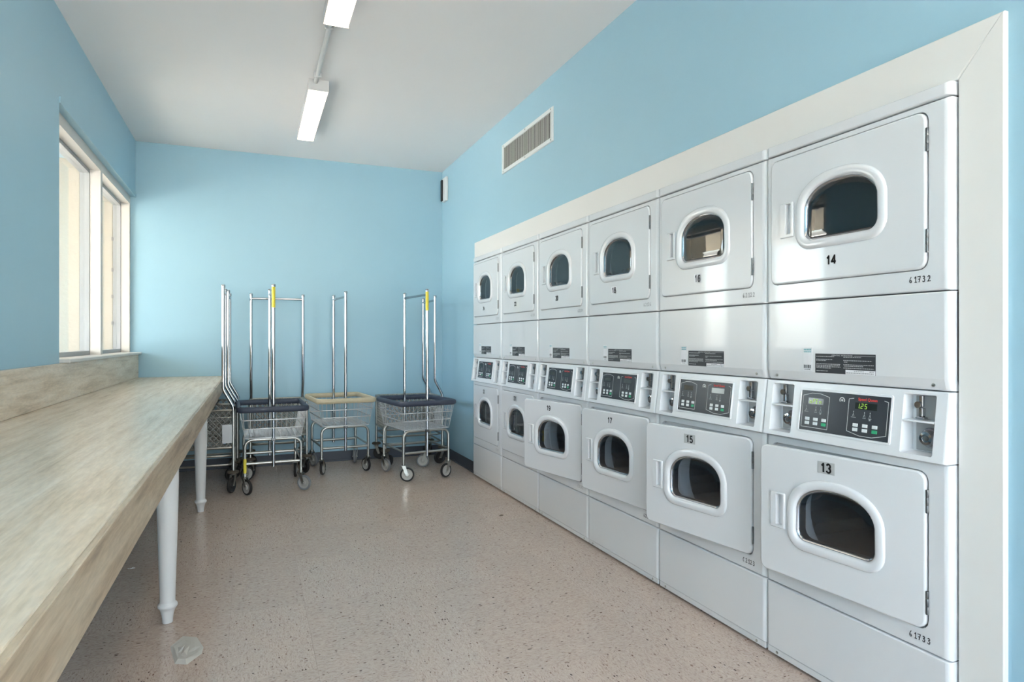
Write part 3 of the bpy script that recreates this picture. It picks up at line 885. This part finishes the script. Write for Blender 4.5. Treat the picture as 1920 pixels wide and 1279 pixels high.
def arc(cx, cz, rx, rz, a0, a1, n=12):
    return [(cx + rx*math.cos(math.radians(a0+(a1-a0)*k/n)), cz + rz*math.sin(math.radians(a0+(a1-a0)*k/n))) for k in range(n+1)]
BOLD = {
 '0': [arc(.3,.5,.23,.48,0,360,20)],
 '1': [[(.10,.74),(.22,.80),(.36,.97),(.36,0)]],
 '2': [arc(.29,.70,.24,.28,165,-35)+[(.08,.06)], [(.06,.06),(.58,.06)]],
 '3': [arc(.28,.74,.22,.24,165,-90), arc(.28,.27,.25,.25,90,-165)],
 '4': [[(.44,0),(.44,.97),(.04,.28),(.62,.28)]],
 '5': [[(.54,.94),(.15,.94),(.11,.50)]+arc(.28,.30,.25,.28,120,-155)],
 '6': [arc(.30,.30,.23,.27,0,360,18), [(.07,.32)]+arc(.33,.50,.26,.46,170,45)],
 '7': [[(.04,.93),(.55,.93),(.36,.5),(.24,0)]],
 '8': [arc(.3,.74,.19,.22,0,360,16), arc(.3,.27,.24,.25,0,360,18)],
 '9': [arc(.30,.69,.23,.27,0,360,18), [(.53,.67)]+arc(.27,.49,.26,.46,-10,-135)],
}
def bold_digits(mb, txt, h, w):
    n = len(txt); adv = 0.72*h; x = -n*adv/2
    for ch in txt:
        for st in BOLD[ch]:
            pts = [(x + 0.06*h + px*h, (pz-0.5)*h) for px, pz in st]
            for (ax, az), (bx, bz) in zip(pts[:-1], pts[1:]):
                dx, dz = bx-ax, bz-az; L = math.hypot(dx, dz) or 1; nx, nz = -dz/L*w/2, dx/L*w/2
                mb.add([(ax+nx,0,az+nz),(ax-nx,0,az-nz),(bx-nx,0,bz-nz),(bx+nx,0,bz+nz)], [(0,1,2,3)])
            for px, pz in pts[1:-1]:
                mb.add([(px+w*0.49*math.cos(PI*k/4), 0, pz+w*0.49*math.sin(PI*k/4)) for k in range(8)], [tuple(range(8))])
        x += adv
NUMS = [('14','13'), ('16','15'), ('18','17'), ('20','19'), ('22','21'), ('24','23')]
PENS = [('61732','61733'), ('62122','C2123'), ('62136','62137'), ('62174','C2175'), ('62130','62131'), ('62128','62129')]
ANG = [5.1, 8.7, 5.2, 11.5, 0.8, 0.0]
WHERE = ['nearest the viewer', 'second in the row from the viewer', 'third in the row from the viewer',
         'fourth in the row, lower door open widest', 'fifth in the row from the viewer', 'farthest, beside the blue wall']

def dryer(i):
    yl = MY0 + MP*(i+1)
    t = thing('stacked_dryer', 'white stacked coin dryers numbered %s over %s, %s' % (NUMS[i][0], NUMS[i][1], WHERE[i]), 'dryer',
              (1.804, yl, 0.0), -PI/2, 'stacked coin dryers in one row')
    S = lambda name, key, fn, m, p=t, **k: link(name, shared(key, fn, m), p, **k)
    S('cabinet', 'dryer_cabinet', cabinet_fn, M_GAP)
    S('top_cap', 'dryer_top_cap', top_cap_fn, M_WHITE)
    uf = S('upper_front', 'dryer_upper_front', upper_front_fn, M_WHITE)
    S('drum', 'dryer_drum', drum_fn, M_STEEL); S('drum', 'dryer_drum', drum_fn, M_STEEL, loc=(0, 0, -1.043))
    mp_ = S('middle_panel', 'dryer_middle_panel', mid_panel_fn, M_WHITE)
    for sx in (0.052, MP-0.052): S('screw', 'dryer_screw', screw_fn, M_ZINC, mp_, loc=(sx, 0.0045, 1.054))
    pl = S('instruction_plate', 'dryer_plate', plate_fn, M_LABEL); pl['label'] = 'dark plate with small print'
    S('plate_patch', 'dryer_plate_patch', plate_white_fn, M_STICKW, pl)
    S('small_print', 'dryer_plate_print', plate_print_fn, M_LABELTXT, pl)['kind'] = 'stuff'
    S('small_print', 'dryer_plate_print_b', plate_print2_fn, M_GREYPRINT, pl)['kind'] = 'stuff'
    text('heading', 'plate_heading', 'OPERATING  INSTRUCTIONS', 0.0062, M_LABELTXT, pl, (0.338, -0.0012, 1.1315), 0.0001)
    ss = S('side_sticker', 'dryer_side_sticker', side_sticker_fn, M_STICKW); ss['label'] = 'white sticker with teal heading'
    S('teal_heading', 'dryer_side_teal', side_teal_fn, M_TEAL, ss)['kind'] = 'stuff'
    S('barcode', 'dryer_side_bar', side_bar_fn, M_PRINT, ss)['kind'] = 'stuff'
    # console
    co = S('control_console', 'dryer_console', console_fn, M_CONSOLE)
    for q in range(4): S('pocket_plate', 'dryer_pocket_plate_%d' % q, lambda mb, q=q: pocket_plate_fn(mb, q), M_POCKET, co)
    for q in range(2):
        S('pocket_shelf', 'dryer_pocket_shelf_%d' % q, lambda mb, q=q: pocket_shelf_fn(mb, q), M_CONSOLE, co)
        S('coin_slide', 'dryer_coin_slide_%d' % q, lambda mb, q=q: coin_slide_fn(mb, q), M_CHROME, co)
        S('coin_lock', 'dryer_coin_lock_%d' % q, lambda mb, q=q: lock_fn(mb, q), M_CHROME, co)
        S('keyhole', 'dryer_keyhole_%d' % q, lambda mb, q=q: keyhole_fn(mb, q), M_HINGE, co)
    S('display_frame', 'dryer_display_frame', disp_frame_fn, M_CONSOLE, co)
    dp = S('display_panel', 'dryer_display_panel', disp_panel_fn, M_PANEL); dp['label'] = 'dark display panel with white keys'
    for q in range(4): S('panel_outline' if q < 2 else 'panel_badge', 'dryer_panel_lines_%d' % q, lambda mb, q=q: disp_lines_fn(mb, q), M_LINE, dp)
    S('panel_icons', 'dryer_panel_icons', disp_icons_fn, M_GREYLINE, dp)['kind'] = 'stuff'
    for q in range(2): S('lcd_window', 'dryer_lcd_%d' % q, lambda mb, q=q: lcd_fn(mb, q), M_LCD, dp)
    sl = math.atan2(CYB-CYT, CON_T-CON_B)
    text('lettering', 'panel_brand', 'Speed Queen', 0.0125, M_RED, dp, onp(0.436, 0.9935, -0.0020), 0.00025, rot=(sl*-1*-1, 0, 0))
    if i == 0: S('led_digits', 'dryer_led', led_fn, M_LED, dp)['kind'] = 'stuff'
    for hx in (0.207, 0.398):
        for r_ in range(2):
            for c_ in range(3):
                p = onp(hx + c_*0.0345 - r_*0.0, 0.911 - r_*0.0145, -0.0012)
                gk = (r_ == 1 and c_ == 2)
                S('key', 'dryer_key_green' if gk else 'dryer_key', key_fn, M_GREENKEY if gk else M_KEY, dp, loc=p, rot=(sl, 0, 0))
    # fronts, base
    lf = S('lower_front', 'dryer_lower_front', low_front_fn, M_WHITE)
    bp = S('base_panel', 'dryer_base_panel', base_panel_fn, M_WHITE)
    for sx in (0.052, MP-0.052): S('screw', 'dryer_screw', screw_fn, M_HINGE, bp, loc=(sx, 0.004, 0.022))
    # doors
    for k, dz in ((0, 0.0), (1, -1.043)):
        a = math.radians(ANG[i]) if k == 1 else 0.0
        d = S('door', 'dryer_door', door_fn, M_WHITE, t, loc=(DOX, 0, dz), rot=(0, 0, a))
        if a > 0.03: d['label'] = 'lower door left ajar'
        S('window_ring', 'dryer_ring', ring_fn, M_WHITE, d); S('gasket', 'dryer_gasket', ring_gasket_fn, M_CHROME, d)
        S('glass', 'dryer_glass', glass_fn, M_DOORGLASS, d); S('inner_ring', 'dryer_inner_ring', inner_ring_fn, M_BOWL, d)
        S('handle', 'dryer_handle', handle_fn, M_WHITE, d); [S('hinge', 'dryer_hinge', hinge_fn, M_HINGE, d, loc=(0, 0, hz)) for hz in (1.4355, 1.7270)]
        num = NUMS[i][k]
        nu, nz = (0.300-DOX, 1.452) if k == 0 else (0.303-DOX, 1.800)
        st = None
        if k == 0 and i in (1, 2): st = ('number_sticker', sticker(0.050, 0.040, 'sticker_white', M_STICKW))
        if k == 1 and i in (0, 1, 4): st = ('number_sticker', sticker(0.064, 0.040, 'sticker_grey', M_STICKG))
        yy = DF - 0.0006
        if st: link(st[0], st[1], d, (nu, DF-0.0001, nz))
        nm = M_GREYPRINT if (k == 0 and i == 1) else M_PRINT
        link('door_number', shared('number_%s' % num, lambda mb, num=num: bold_digits(mb, num, 0.029, 0.0066), nm), d, (nu, yy-0.0003, nz))['kind'] = 'stuff'
        # pen number on the front below the door
        pen = PENS[i][k]
        def pfn(mb, pen=pen, k=k):
            stroke_text(mb, pen, 0.572, 1.352 if k == 0 else 0.308, 0.0165, 0.0026, -0.0006, 1.05)
        link('pen_number', shared('pen_%s' % pen, pfn, M_PEN if i == 0 or k == 1 and i in (1, 2) else M_PENF), t)['kind'] = 'stuff'
    return t
for i in range(6): dryer(i)

# ------------------------------------------------------------------ laundry carts
def rpath(x0_, x1_, y0_, y1_, r, z, n=6):
    L = []
    for cx, cy, a0 in ((x1_-r, y0_+r, -90), (x1_-r, y1_-r, 0), (x0_+r, y1_-r, 90), (x0_+r, y0_+r, 180)):
        for k in range(n):
            a = math.radians(a0 + 90*k/(n-1)); L.append((cx + r*math.cos(a), cy + r*math.sin(a), z))
    return L
def caster(parent, x, y, swivel, black=False, z_top=0.150):
    """swivel caster: plate, fork (caster), wheel, hub"""
    def fork(mb):
        mb.lathe([(0.017, z_top), (0.017, z_top-0.010), (0.010, z_top-0.016)], 'z', (0,0,0), 12)
        for s_ in (-1, 1):
            y0_ = s_*0.018
            mb.loft([[(-0.016, y0_-0.0015, z_top-0.014), (0.016, y0_-0.0015, z_top-0.014), (0.040, y0_-0.0015, 0.056), (0.020, y0_-0.0015, 0.052)],
                     [(-0.016, y0_+0.0015, z_top-0.014), (0.016, y0_+0.0015, z_top-0.014), (0.040, y0_+0.0015, 0.056), (0.020, y0_+0.0015, 0.052)]], smooth=False, cap0=True, cap1=True)
        mb.box(-0.017, 0.018, -0.0195, 0.0195, z_top-0.017, z_top-0.013)
        mb.lathe([(0.006, -0.024), (0.006, 0.024)], 'y', (0.030, 0, 0.060), 10)
    def wheel(mb):
        mb.lathe([(0.046, -0.009), (0.052, -0.0115), (0.0575, -0.009), (0.0595, -0.003), (0.0595, 0.003), (0.0575, 0.009), (0.052, 0.0115), (0.046, 0.009), (0.046, -0.009)], 'y', (0.030, 0, 0.060), 26, cap=False)
    def hub(mb):
        mb.lathe([(0.012, -0.015), (0.016, -0.014), (0.020, -0.007), (0.040, -0.006), (0.0462, -0.0085), (0.0462, 0.0085), (0.040, 0.006), (0.020, 0.007), (0.016, 0.014), (0.012, 0.015)], 'y', (0.030, 0, 0.060), 22)
    c = link('caster', shared('caster_fork_%d' % int(z_top*1000), fork, M_ZINC), parent, (x, y, 0.0008), (0, 0, swivel))
    link('wheel', shared('caster_wheel_b' if black else 'caster_wheel', wheel, M_RUBBER if black == 1 else M_RUBBER), c)
    link('hub', shared('caster_hub_b' if black else 'caster_hub', hub, M_RUBBER if black else M_HUB), c)
    return c
def grey_caster(parent, x, y, swivel):
    c = caster(parent, x, y, swivel)
    for ch in c.children:
        if ch.name.startswith('wheel'):
            me = ch.data.copy(); me.materials[0] = M_GREYRUB; ch.data = me
    return c

def u_frame(x0_, x1_, y, z0, z1, r):
    L = [(x0_, y, z0), (x0_, y, z0+0.1)]
    for k in range(7):
        a = math.radians(180 - 90*k/6); L.append((x0_+r + r*math.cos(a), y, z1-r + r*math.sin(a)))
    for k in range(7):
        a = math.radians(90 - 90*k/6); L.append((x1_-r + r*math.cos(a), y, z1-r + r*math.sin(a)))
    return L + [(x1_, y, z0+0.1), (x1_, y, z0)]

def bumper_cart(loc, rotz, label, rim_mat, swivels, tape_pole=False, tape_leg=False, greys=(), L=0.68):
    """double-pole wire cart: origin on the floor at its centre, +y away from the viewer"""
    t = thing('laundry_cart', label, 'cart', loc, rotz, 'wire laundry carts with bumpers and straight poles')
    W = 0.50; wb = 0.25; lw = 0.205
    ZR, ZB = 0.655, 0.430
    x0_, x1_, y0_, y1_ = -W/2, W/2, -L/2, L/2
    bx, by = 0.205, L/2 - 0.06
    b = MB(); b.tube(rpath(x0_, x1_, y0_, y1_, 0.05, ZR), 0.016, 10, closed=True, ry=0.0225)
    obj('bumper_rim', b, rim_mat, t)
    b = MB(); wr = 0.0021
    top = lambda s_: None
    nx, ny = 12, 16
    for k in range(nx):
        f = k/(nx-1); xt = x0_+0.03+(W-0.06)*f; xb = -bx + 2*bx*f
        b.tube([(xt, y0_+0.004, ZR), (xb, -by, ZB), (xb, by, ZB), (xt, y1_-0.004, ZR)], wr, 5)
    for k in range(ny):
        f = k/(ny-1); yt = y0_+0.03+(L-0.06)*f; yb = -by + 2*by*f
        b.tube([(x0_+0.004, yt, ZR), (-bx, yb, ZB), (bx, yb, ZB), (x1_-0.004, yt, ZR)], wr, 5)
    for f, rr in ((0.0, 0.0042), (0.34, 0.0038), (0.64, 0.0038)):
        z = ZB + (ZR-ZB)*f; xx = bx + (W/2-bx)*f; yy = by + (L/2-by)*f
        b.tube(rpath(-xx, xx, -yy, yy, 0.03, z, 4), rr, 6, closed=True)
    obj('wire_basket', b, M_WIRE, t)
    for s_, nm in ((-1, 'leg_frame'), (1, 'leg_frame')):
        b = MB(); b.tube(u_frame(-lw, lw, s_*wb, 0.150, 0.417, 0.055), 0.0115, 10)
        lf = obj(nm, b, M_ZINC, t)
        if tape_leg and s_ == -1:
            q = MB(); q.tube([(-lw, -wb, 0.165), (-lw, -wb, 0.275)], 0.0122, 10); obj('yellow_tape', q, M_YELLOW, lf)['label'] = 'yellow tape on the leg'
        b = MB(); b.tube([(-lw+0.010, s_*wb, 0.235), (lw-0.010, s_*wb, 0.235)], 0.0115, 10); obj('cross_rail', b, M_ZINC, t)
    for s_ in (-1, 1):
        b = MB(); b.tube([(s_*lw, -wb+0.01, 0.250), (s_*lw, wb-0.01, 0.250)], 0.0085, 8); obj('side_rail', b, M_ZINC, t)
        b = MB(); b.tube([(s_*0.13, -wb, 0.421), (s_*0.13, wb, 0.421)], 0.006, 8); obj('support_rail', b, M_ZINC, t)
    for s_ in (-1, 1):
        yq = s_*(wb+0.018)
        b = MB(); b.tube([(0, yq, 0.205), (0, yq, 0.69)], 0.0118, 12); b.tube([(0, yq, 0.69), (0, yq, 1.615)], 0.0128, 12)
        b.lathe([(0.0150, 1.600), (0.0155, 1.602), (0.0155, 1.618), (0.013, 1.622)], 'z', (0, yq, 0), 14)
        p = obj('pole', b, M_CHROME, t)
        q = MB(); q.bbox(-0.016, 0.016, yq-0.016, yq+0.016, 0.405, 0.428, 0.003); obj('clamp', q, M_HINGE, p)
        if tape_pole and s_ == -1:
            q = MB(); q.tube([(0, yq, 1.44), (0, yq, 1.600)], 0.0134, 12); obj('yellow_tape', q, M_YELLOW, p)['label'] = 'yellow tape round the pole top'
    b = MB(); b.tube([(0, -wb-0.018, 1.575), (0, wb+0.018, 1.575)], 0.0105, 10); obj('hanging_bar', b, M_CHROME, t)
    for (sx, sy), sw in zip(((-1,-1), (1,-1), (-1,1), (1,1)), swivels):
        (grey_caster if (sx,sy) in greys else caster)(t, sx*lw, sy*wb, sw)
    return t

def disc_cart(loc, rotz, label, Lx=0.60, Wy=0.46, fr=-2.0):
    """bent-pole cart with rubber discs over its casters: length along x, poles at the +x end"""
    t = thing('laundry_cart', label, 'cart', loc, rotz, 'wire laundry carts with bent poles and disc guards')
    hx, hy = Lx/2, Wy/2
    SW = {(-1,-1): 0.5, (1,-1): fr, (-1,1): -0.4, (1,1): -2.5}
    ZT, ZB = 0.640, 0.355
    # lattice basket: flat crossing straps on the four sides
    b = MB()
    def strap_side(P0, ux, length, inset):
        sp = 0.044; n = int(length/sp) + 9
        hgt = ZT-ZB
        for sgn in (1, -1):
            for k in range(-9, n):
                s0 = k*sp if sgn == 1 else k*sp + hgt*0.9
                a = [s0, 0.0]; e = [s0 + sgn*hgt*0.9, hgt]
                # clip to 0..length
                lo, hi = 0.0, 1.0
                d = e[0]-a[0]
                t0, t1 = (0-a[0])/d, (length-a[0])/d
                if t0 > t1: t0, t1 = t1, t0
                lo, hi = max(lo, t0), min(hi, t1)
                if hi - lo < 0.02: continue
                p = [a[0]+d*lo, hgt*lo]; q = [a[0]+d*hi, hgt*hi]
                A = (P0[0]+ux[0]*p[0], P0[1]+ux[1]*p[0], ZB+p[1]); B = (P0[0]+ux[0]*q[0], P0[1]+ux[1]*q[0], ZB+q[1])
                b.tube([A, B], 0.0042, 4)
    ins = 0.012
    strap_side((-hx+ins, -hy+ins), (1, 0), Lx-2*ins, 0); strap_side((-hx+ins, hy-ins), (1, 0), Lx-2*ins, 0)
    strap_side((-hx+ins, -hy+ins), (0, 1), Wy-2*ins, 0); strap_side((hx-ins, -hy+ins), (0, 1), Wy-2*ins, 0)
    for k in range(13):
        x = -hx+ins + (Lx-2*ins)*k/12; b.tube([(x, -hy+ins, ZB), (x, hy-ins, ZB)], 0.0022, 5)
    for k in range(9):
        y = -hy+ins + (Wy-2*ins)*k/8; b.tube([(-hx+ins, y, ZB), (hx-ins, y, ZB)], 0.0022, 5)
    obj('lattice_basket', b, M_SHEET, t)
    for nm, z, r in (('basket_rim', ZT, 0.008), ('basket_base', ZB-0.006, 0.009), ('basket_rim', ZT-0.055, 0.004)):
        q = MB(); q.tube(rpath(-hx, hx, -hy, hy, 0.025, z, 5), r, 8, closed=True); obj(nm, q, M_SHEET if r < 0.005 else M_ZINC, t)
    for z in (0.285, 0.215):
        q = MB(); q.tube(rpath(-hx+0.015, hx-0.015, -hy+0.006, hy-0.006, 0.04, z, 5), 0.008, 8, closed=True); obj('lower_rail', q, M_ZINC, t)
    for sx in (-1, 1):
        for sy in (-1, 1):
            x, y = sx*(hx-0.005), sy*(hy+0.003)
            q = MB(); q.tube([(x, y, 0.150), (x, y, ZT+0.004)], 0.0115, 10); obj('leg', q, M_ZINC, t)
            q = MB(); q.lathe([(0.012, 0.171), (0.036, 0.169), (0.043, 0.163), (0.044, 0.156), (0.040, 0.149), (0.016, 0.147)], 'z', (x, y, 0), 22); obj('guard_disc', q, M_DISC, t)
            caster(t, x, y, SW[(sx, sy)], black=True)
    # sheet plates at the pole end corners
    for sy in (-1, 1):
        q = MB(); q.bbox(hx-0.085, hx-0.002, sy*(hy+0.008)-0.001, sy*(hy+0.008)+0.001, 0.385, 0.530, 0.0006); obj('corner_plate', q, M_POCKET, t)
    px = hx - 0.005
    for sy in (-1, 1):
        y = sy*(hy-0.003 if sy > 0 else hy-0.003)
        q = MB(); q.tube([(px, y, 0.60), (px, y, 0.660), (px-0.006, y, 0.678), (px-0.066, y, 0.790), (px-0.072, y, 0.812), (px-0.072, y, 1.20), (px-0.072, y, 1.612)], 0.0125, 12)
        q.lathe([(0.0150, 1.596), (0.0155, 1.598), (0.0155, 1.614), (0.013, 1.618)], 'z', (px-0.072, y, 0), 14)
        obj('pole', q, M_CHROME, t)
    q = MB(); q.tube([(px-0.072, -hy, 1.572), (px-0.072, hy, 1.572)], 0.0105, 10); obj('hanging_bar', q, M_CHROME, t)
    return t

R = math.radians
# front cart beside the counter
bumper_cart((0.150, 5.575, 0), R(1.5), 'wire laundry cart with navy bumper beside the counter end, yellow tape on one leg', M_NAVY, (R(-60), R(-40), R(35), R(80)), True, True, greys=((1,-1),), L=0.66)
bumper_cart((1.346, 5.585, 0), R(8), 'wire laundry cart with navy bumper in front of the right corner near the dryers', M_NAVY, (R(-20), R(200), R(-70), R(150)), True, False, greys=((-1,1),(1,1)), L=0.635)
bumper_cart((0.752, 6.090, 0), R(4.5), 'wire laundry cart with beige bumper against the back wall, between the navy carts', M_BEIGE, (R(62), R(112), R(-70), R(-110)), greys=((-1,1),(1,1)), L=0.68)
disc_cart((0.222, 6.20, 0), R(90), 'bare metal lattice cart with wide pole rack behind the front navy cart', Lx=0.46, Wy=0.46, fr=2.4)
disc_cart((-0.428, 5.675, 0), 0.0, 'bare metal lattice cart tucked under the counter end, nearer one of the two there', Wy=0.45)
disc_cart((-0.410, 6.214, 0), 0.0, 'bare metal lattice cart under the counter against the back wall', Wy=0.43, fr=2.4)
disc_cart((1.430, 6.210, 0), 0.0, 'bare metal lattice cart in the right corner behind a navy bumper cart', Lx=0.56, fr=-2.9)

# ------------------------------------------------------------------ ceiling lights and conduit
def lamp(y0_, y1_, label):
    xc = 0.420; hw = 0.066; z0_ = 2.868
    t = thing('ceiling_light', label, 'ceiling light', (xc, (y0_+y1_)/2, ZC), 0, 'batten ceiling lights in one line')
    hl = (y1_-y0_)/2
    b = MB(); b.box(-hw+0.010, hw-0.010, -hl+0.004, hl-0.004, -0.022, -0.001)
    b.box(-hw, -hw+0.003, -hl+0.0065, hl-0.0065, -0.066, -0.001); b.box(hw-0.003, hw, -hl+0.0065, hl-0.0065, -0.066, -0.001)
    obj('housing', b, M_LAMPBODY, t)
    for s_ in (-1, 1):
        b = MB(); e0, e1 = (s_*hl, s_*(hl-0.006)); b.box(-hw, hw, min(e0,e1), max(e0,e1), -0.077, -0.001); obj('end_cap', b, M_LAMPBODY, t)
    b = MB()
    prof = [(-hw+0.004, -0.050), (-hw+0.004, -0.069), (-hw+0.008, -0.074), (-hw+0.014, -0.077), (hw-0.014, -0.077), (hw-0.008, -0.074), (hw-0.004, -0.069), (hw-0.004, -0.050)]
    b.loft([[(x, y, z) for x, z in prof] for y in (-hl+0.0061, hl-0.0061)], closed=True, cap0=True, cap1=True)
    obj('diffuser', b, M_LAMP, t)['label'] = 'glowing warm white diffuser'
    return t
lamp(4.49, 5.65, 'narrow glowing batten light on the ceiling, farther one toward the back wall')
lamp(2.38, 3.54, 'narrow glowing batten light cut by the top edge of the picture')
lamp(0.27, 1.43, 'narrow glowing batten light on the ceiling above the viewer')
lamp(-1.84, -0.68, 'narrow glowing batten light on the ceiling behind the viewer')
for ya, yb, lab in ((3.546, 4.484, 'white conduit pipe on the ceiling between the two visible lights'), (1.436, 2.374, 'white conduit pipe on the ceiling above the viewer'), (-0.674, 0.264, 'white conduit pipe on the ceiling behind the viewer')):
    b = MB(); b.tube([(0.400, ya, ZC-0.020), (0.400, yb, ZC-0.020)], 0.0145, 12)
    for yy in (ya+0.12, yb-0.12): b.bbox(0.376, 0.424, yy-0.008, yy+0.008, ZC-0.036, ZC-0.001, 0.002)
    tag(obj('conduit_pipe', b, M_LAMPBODY), lab, 'pipe')

# ------------------------------------------------------------------ wall vent, wall speaker
t = thing('wall_vent', 'white framed air vent with upright grey slats high on the right wall', 'vent', (XR, 4.266, 2.615))
hl, hh = 0.462, 0.115
b = MB()
def vent_ring():
    def rl(a, c, x): return [(x, -a, -c), (x, a, -c), (x, a, c), (x, -a, c)]
    b.loft([rl(hl, hh, -0.001), rl(hl, hh, -0.006), rl(hl-0.004, hh-0.004, -0.010), rl(hl-0.028, hh-0.028, -0.010), rl(hl-0.031, hh-0.031, -0.005), rl(hl-0.031, hh-0.031, -0.001)], smooth=False)
vent_ring()
obj('vent_frame', b, M_VENT, t)
b = MB(); b.box(-0.0030, -0.0008, -hl+0.030, hl-0.030, -hh+0.030, hh-0.030)
obj('vent_back', b, M_VENTDARK, t)
def slat_fn(mb):
    h = hh-0.031
    mb.loft([[(-0.0038, 0.0095, -h), (-0.0088, -0.0095, -h), (-0.0080, -0.0099, -h), (-0.0030, 0.0091, -h)], [(-0.0038, 0.0095, h), (-0.0088, -0.0095, h), (-0.0080, -0.0099, h), (-0.0030, 0.0091, h)]], smooth=False, cap0=True, cap1=True)
sm = shared('vent_slat', slat_fn, M_VENTSLAT)
for k in range(42):
    link('slat', sm, t, (0, -hl+0.042 + (2*hl-0.084)*k/41, 0))
def vscrew(mb): mb.lathe([(0.006, 0), (0.006, -0.0015), (0.002, -0.0028)], 'x', (0,0,0), 10)
for yy in (-hl+0.03, 0, hl-0.03):
    for zz in (-hh+0.014, hh-0.014): link('screw', shared('vent_screw', vscrew, M_ZINC), t, (-0.010, yy, zz))

t = thing('wall_speaker', 'small white and black box mounted in the upper right corner', 'speaker', (XR, 6.30, 2.73))
b = MB(); b.bbox(-0.030, -0.001, -0.052, 0.074, -0.125, 0.118, 0.006); obj('housing', b, M_VENT, t)
b = MB(); b.bbox(-0.046, -0.0302, 0.040, 0.078, -0.115, 0.100, 0.003); obj('grille', b, M_BLACK, t)['label'] = 'black grille'

# ------------------------------------------------------------------ litter on the floor
t = MB()
out = [(-0.2947, 2.7783), (-0.251, 2.8663), (-0.205, 2.83), (-0.173, 2.7288), (-0.175, 2.6753), (-0.2197, 2.6076), (-0.2597, 2.6281), (-0.278, 2.70)]
cx = sum(p[0] for p in out)/len(out); cy = sum(p[1] for p in out)/len(out)
rnd = random.Random(2)
loops = []
for f in (1.0, 0.78, 0.52, 0.26):
    loops.append([(cx+(x-cx)*f+rnd.uniform(-.004,.004), cy+(y-cy)*f+rnd.uniform(-.004,.004), 0.0012 + (0 if f == 1 else rnd.uniform(0.001, 0.009))) for x, y in out])
t.loft(loops, smooth=False, cap1=True)
o = obj('dryer_sheet', t, M_TISSUE); tag(o, 'crumpled translucent white dryer sheet lying on the floor by the nearer leg', 'dryer sheet')
t = MB()
for k in range(4):
    a = k*0.8 + 0.3; L = 0.018
    t.loft([[(-0.5797, 3.8073, 0.0012), (-0.5797+0.004*math.cos(a+1.5), 3.8073+0.004*math.sin(a+1.5), 0.003)], [(-0.5797+L*math.cos(a), 3.8073+L*math.sin(a), 0.001), (-0.5797+L*math.cos(a)+0.003, 3.8073+L*math.sin(a)+0.003, 0.004)]], closed=False, smooth=False)
tag(obj('lint_scrap', t, M_STICKW), 'tiny white lint scrap on the shaded floor under the counter', 'lint')
t = MB()
prof = [(-0.022, 0.0, 0.001), (-0.010, 0.006, 0.005), (0.004, 0.007, 0.007), (0.018, 0.002, 0.004), (0.008, -0.006, 0.002), (-0.008, -0.005, 0.002)]
mid = [(x*0.4, y*0.4, z+0.002) for x, y, z in prof]
t.loft([[(1.56+x, 4.026+y, z) for x, y, z in prof], [(1.56+x, 4.026+y, z) for x, y, z in mid]], smooth=False, cap1=True, cap0=True)
tag(obj('dry_leaf', t, M_LEAF), 'small curled brown leaf fragment on the floor before the dryers', 'leaf')
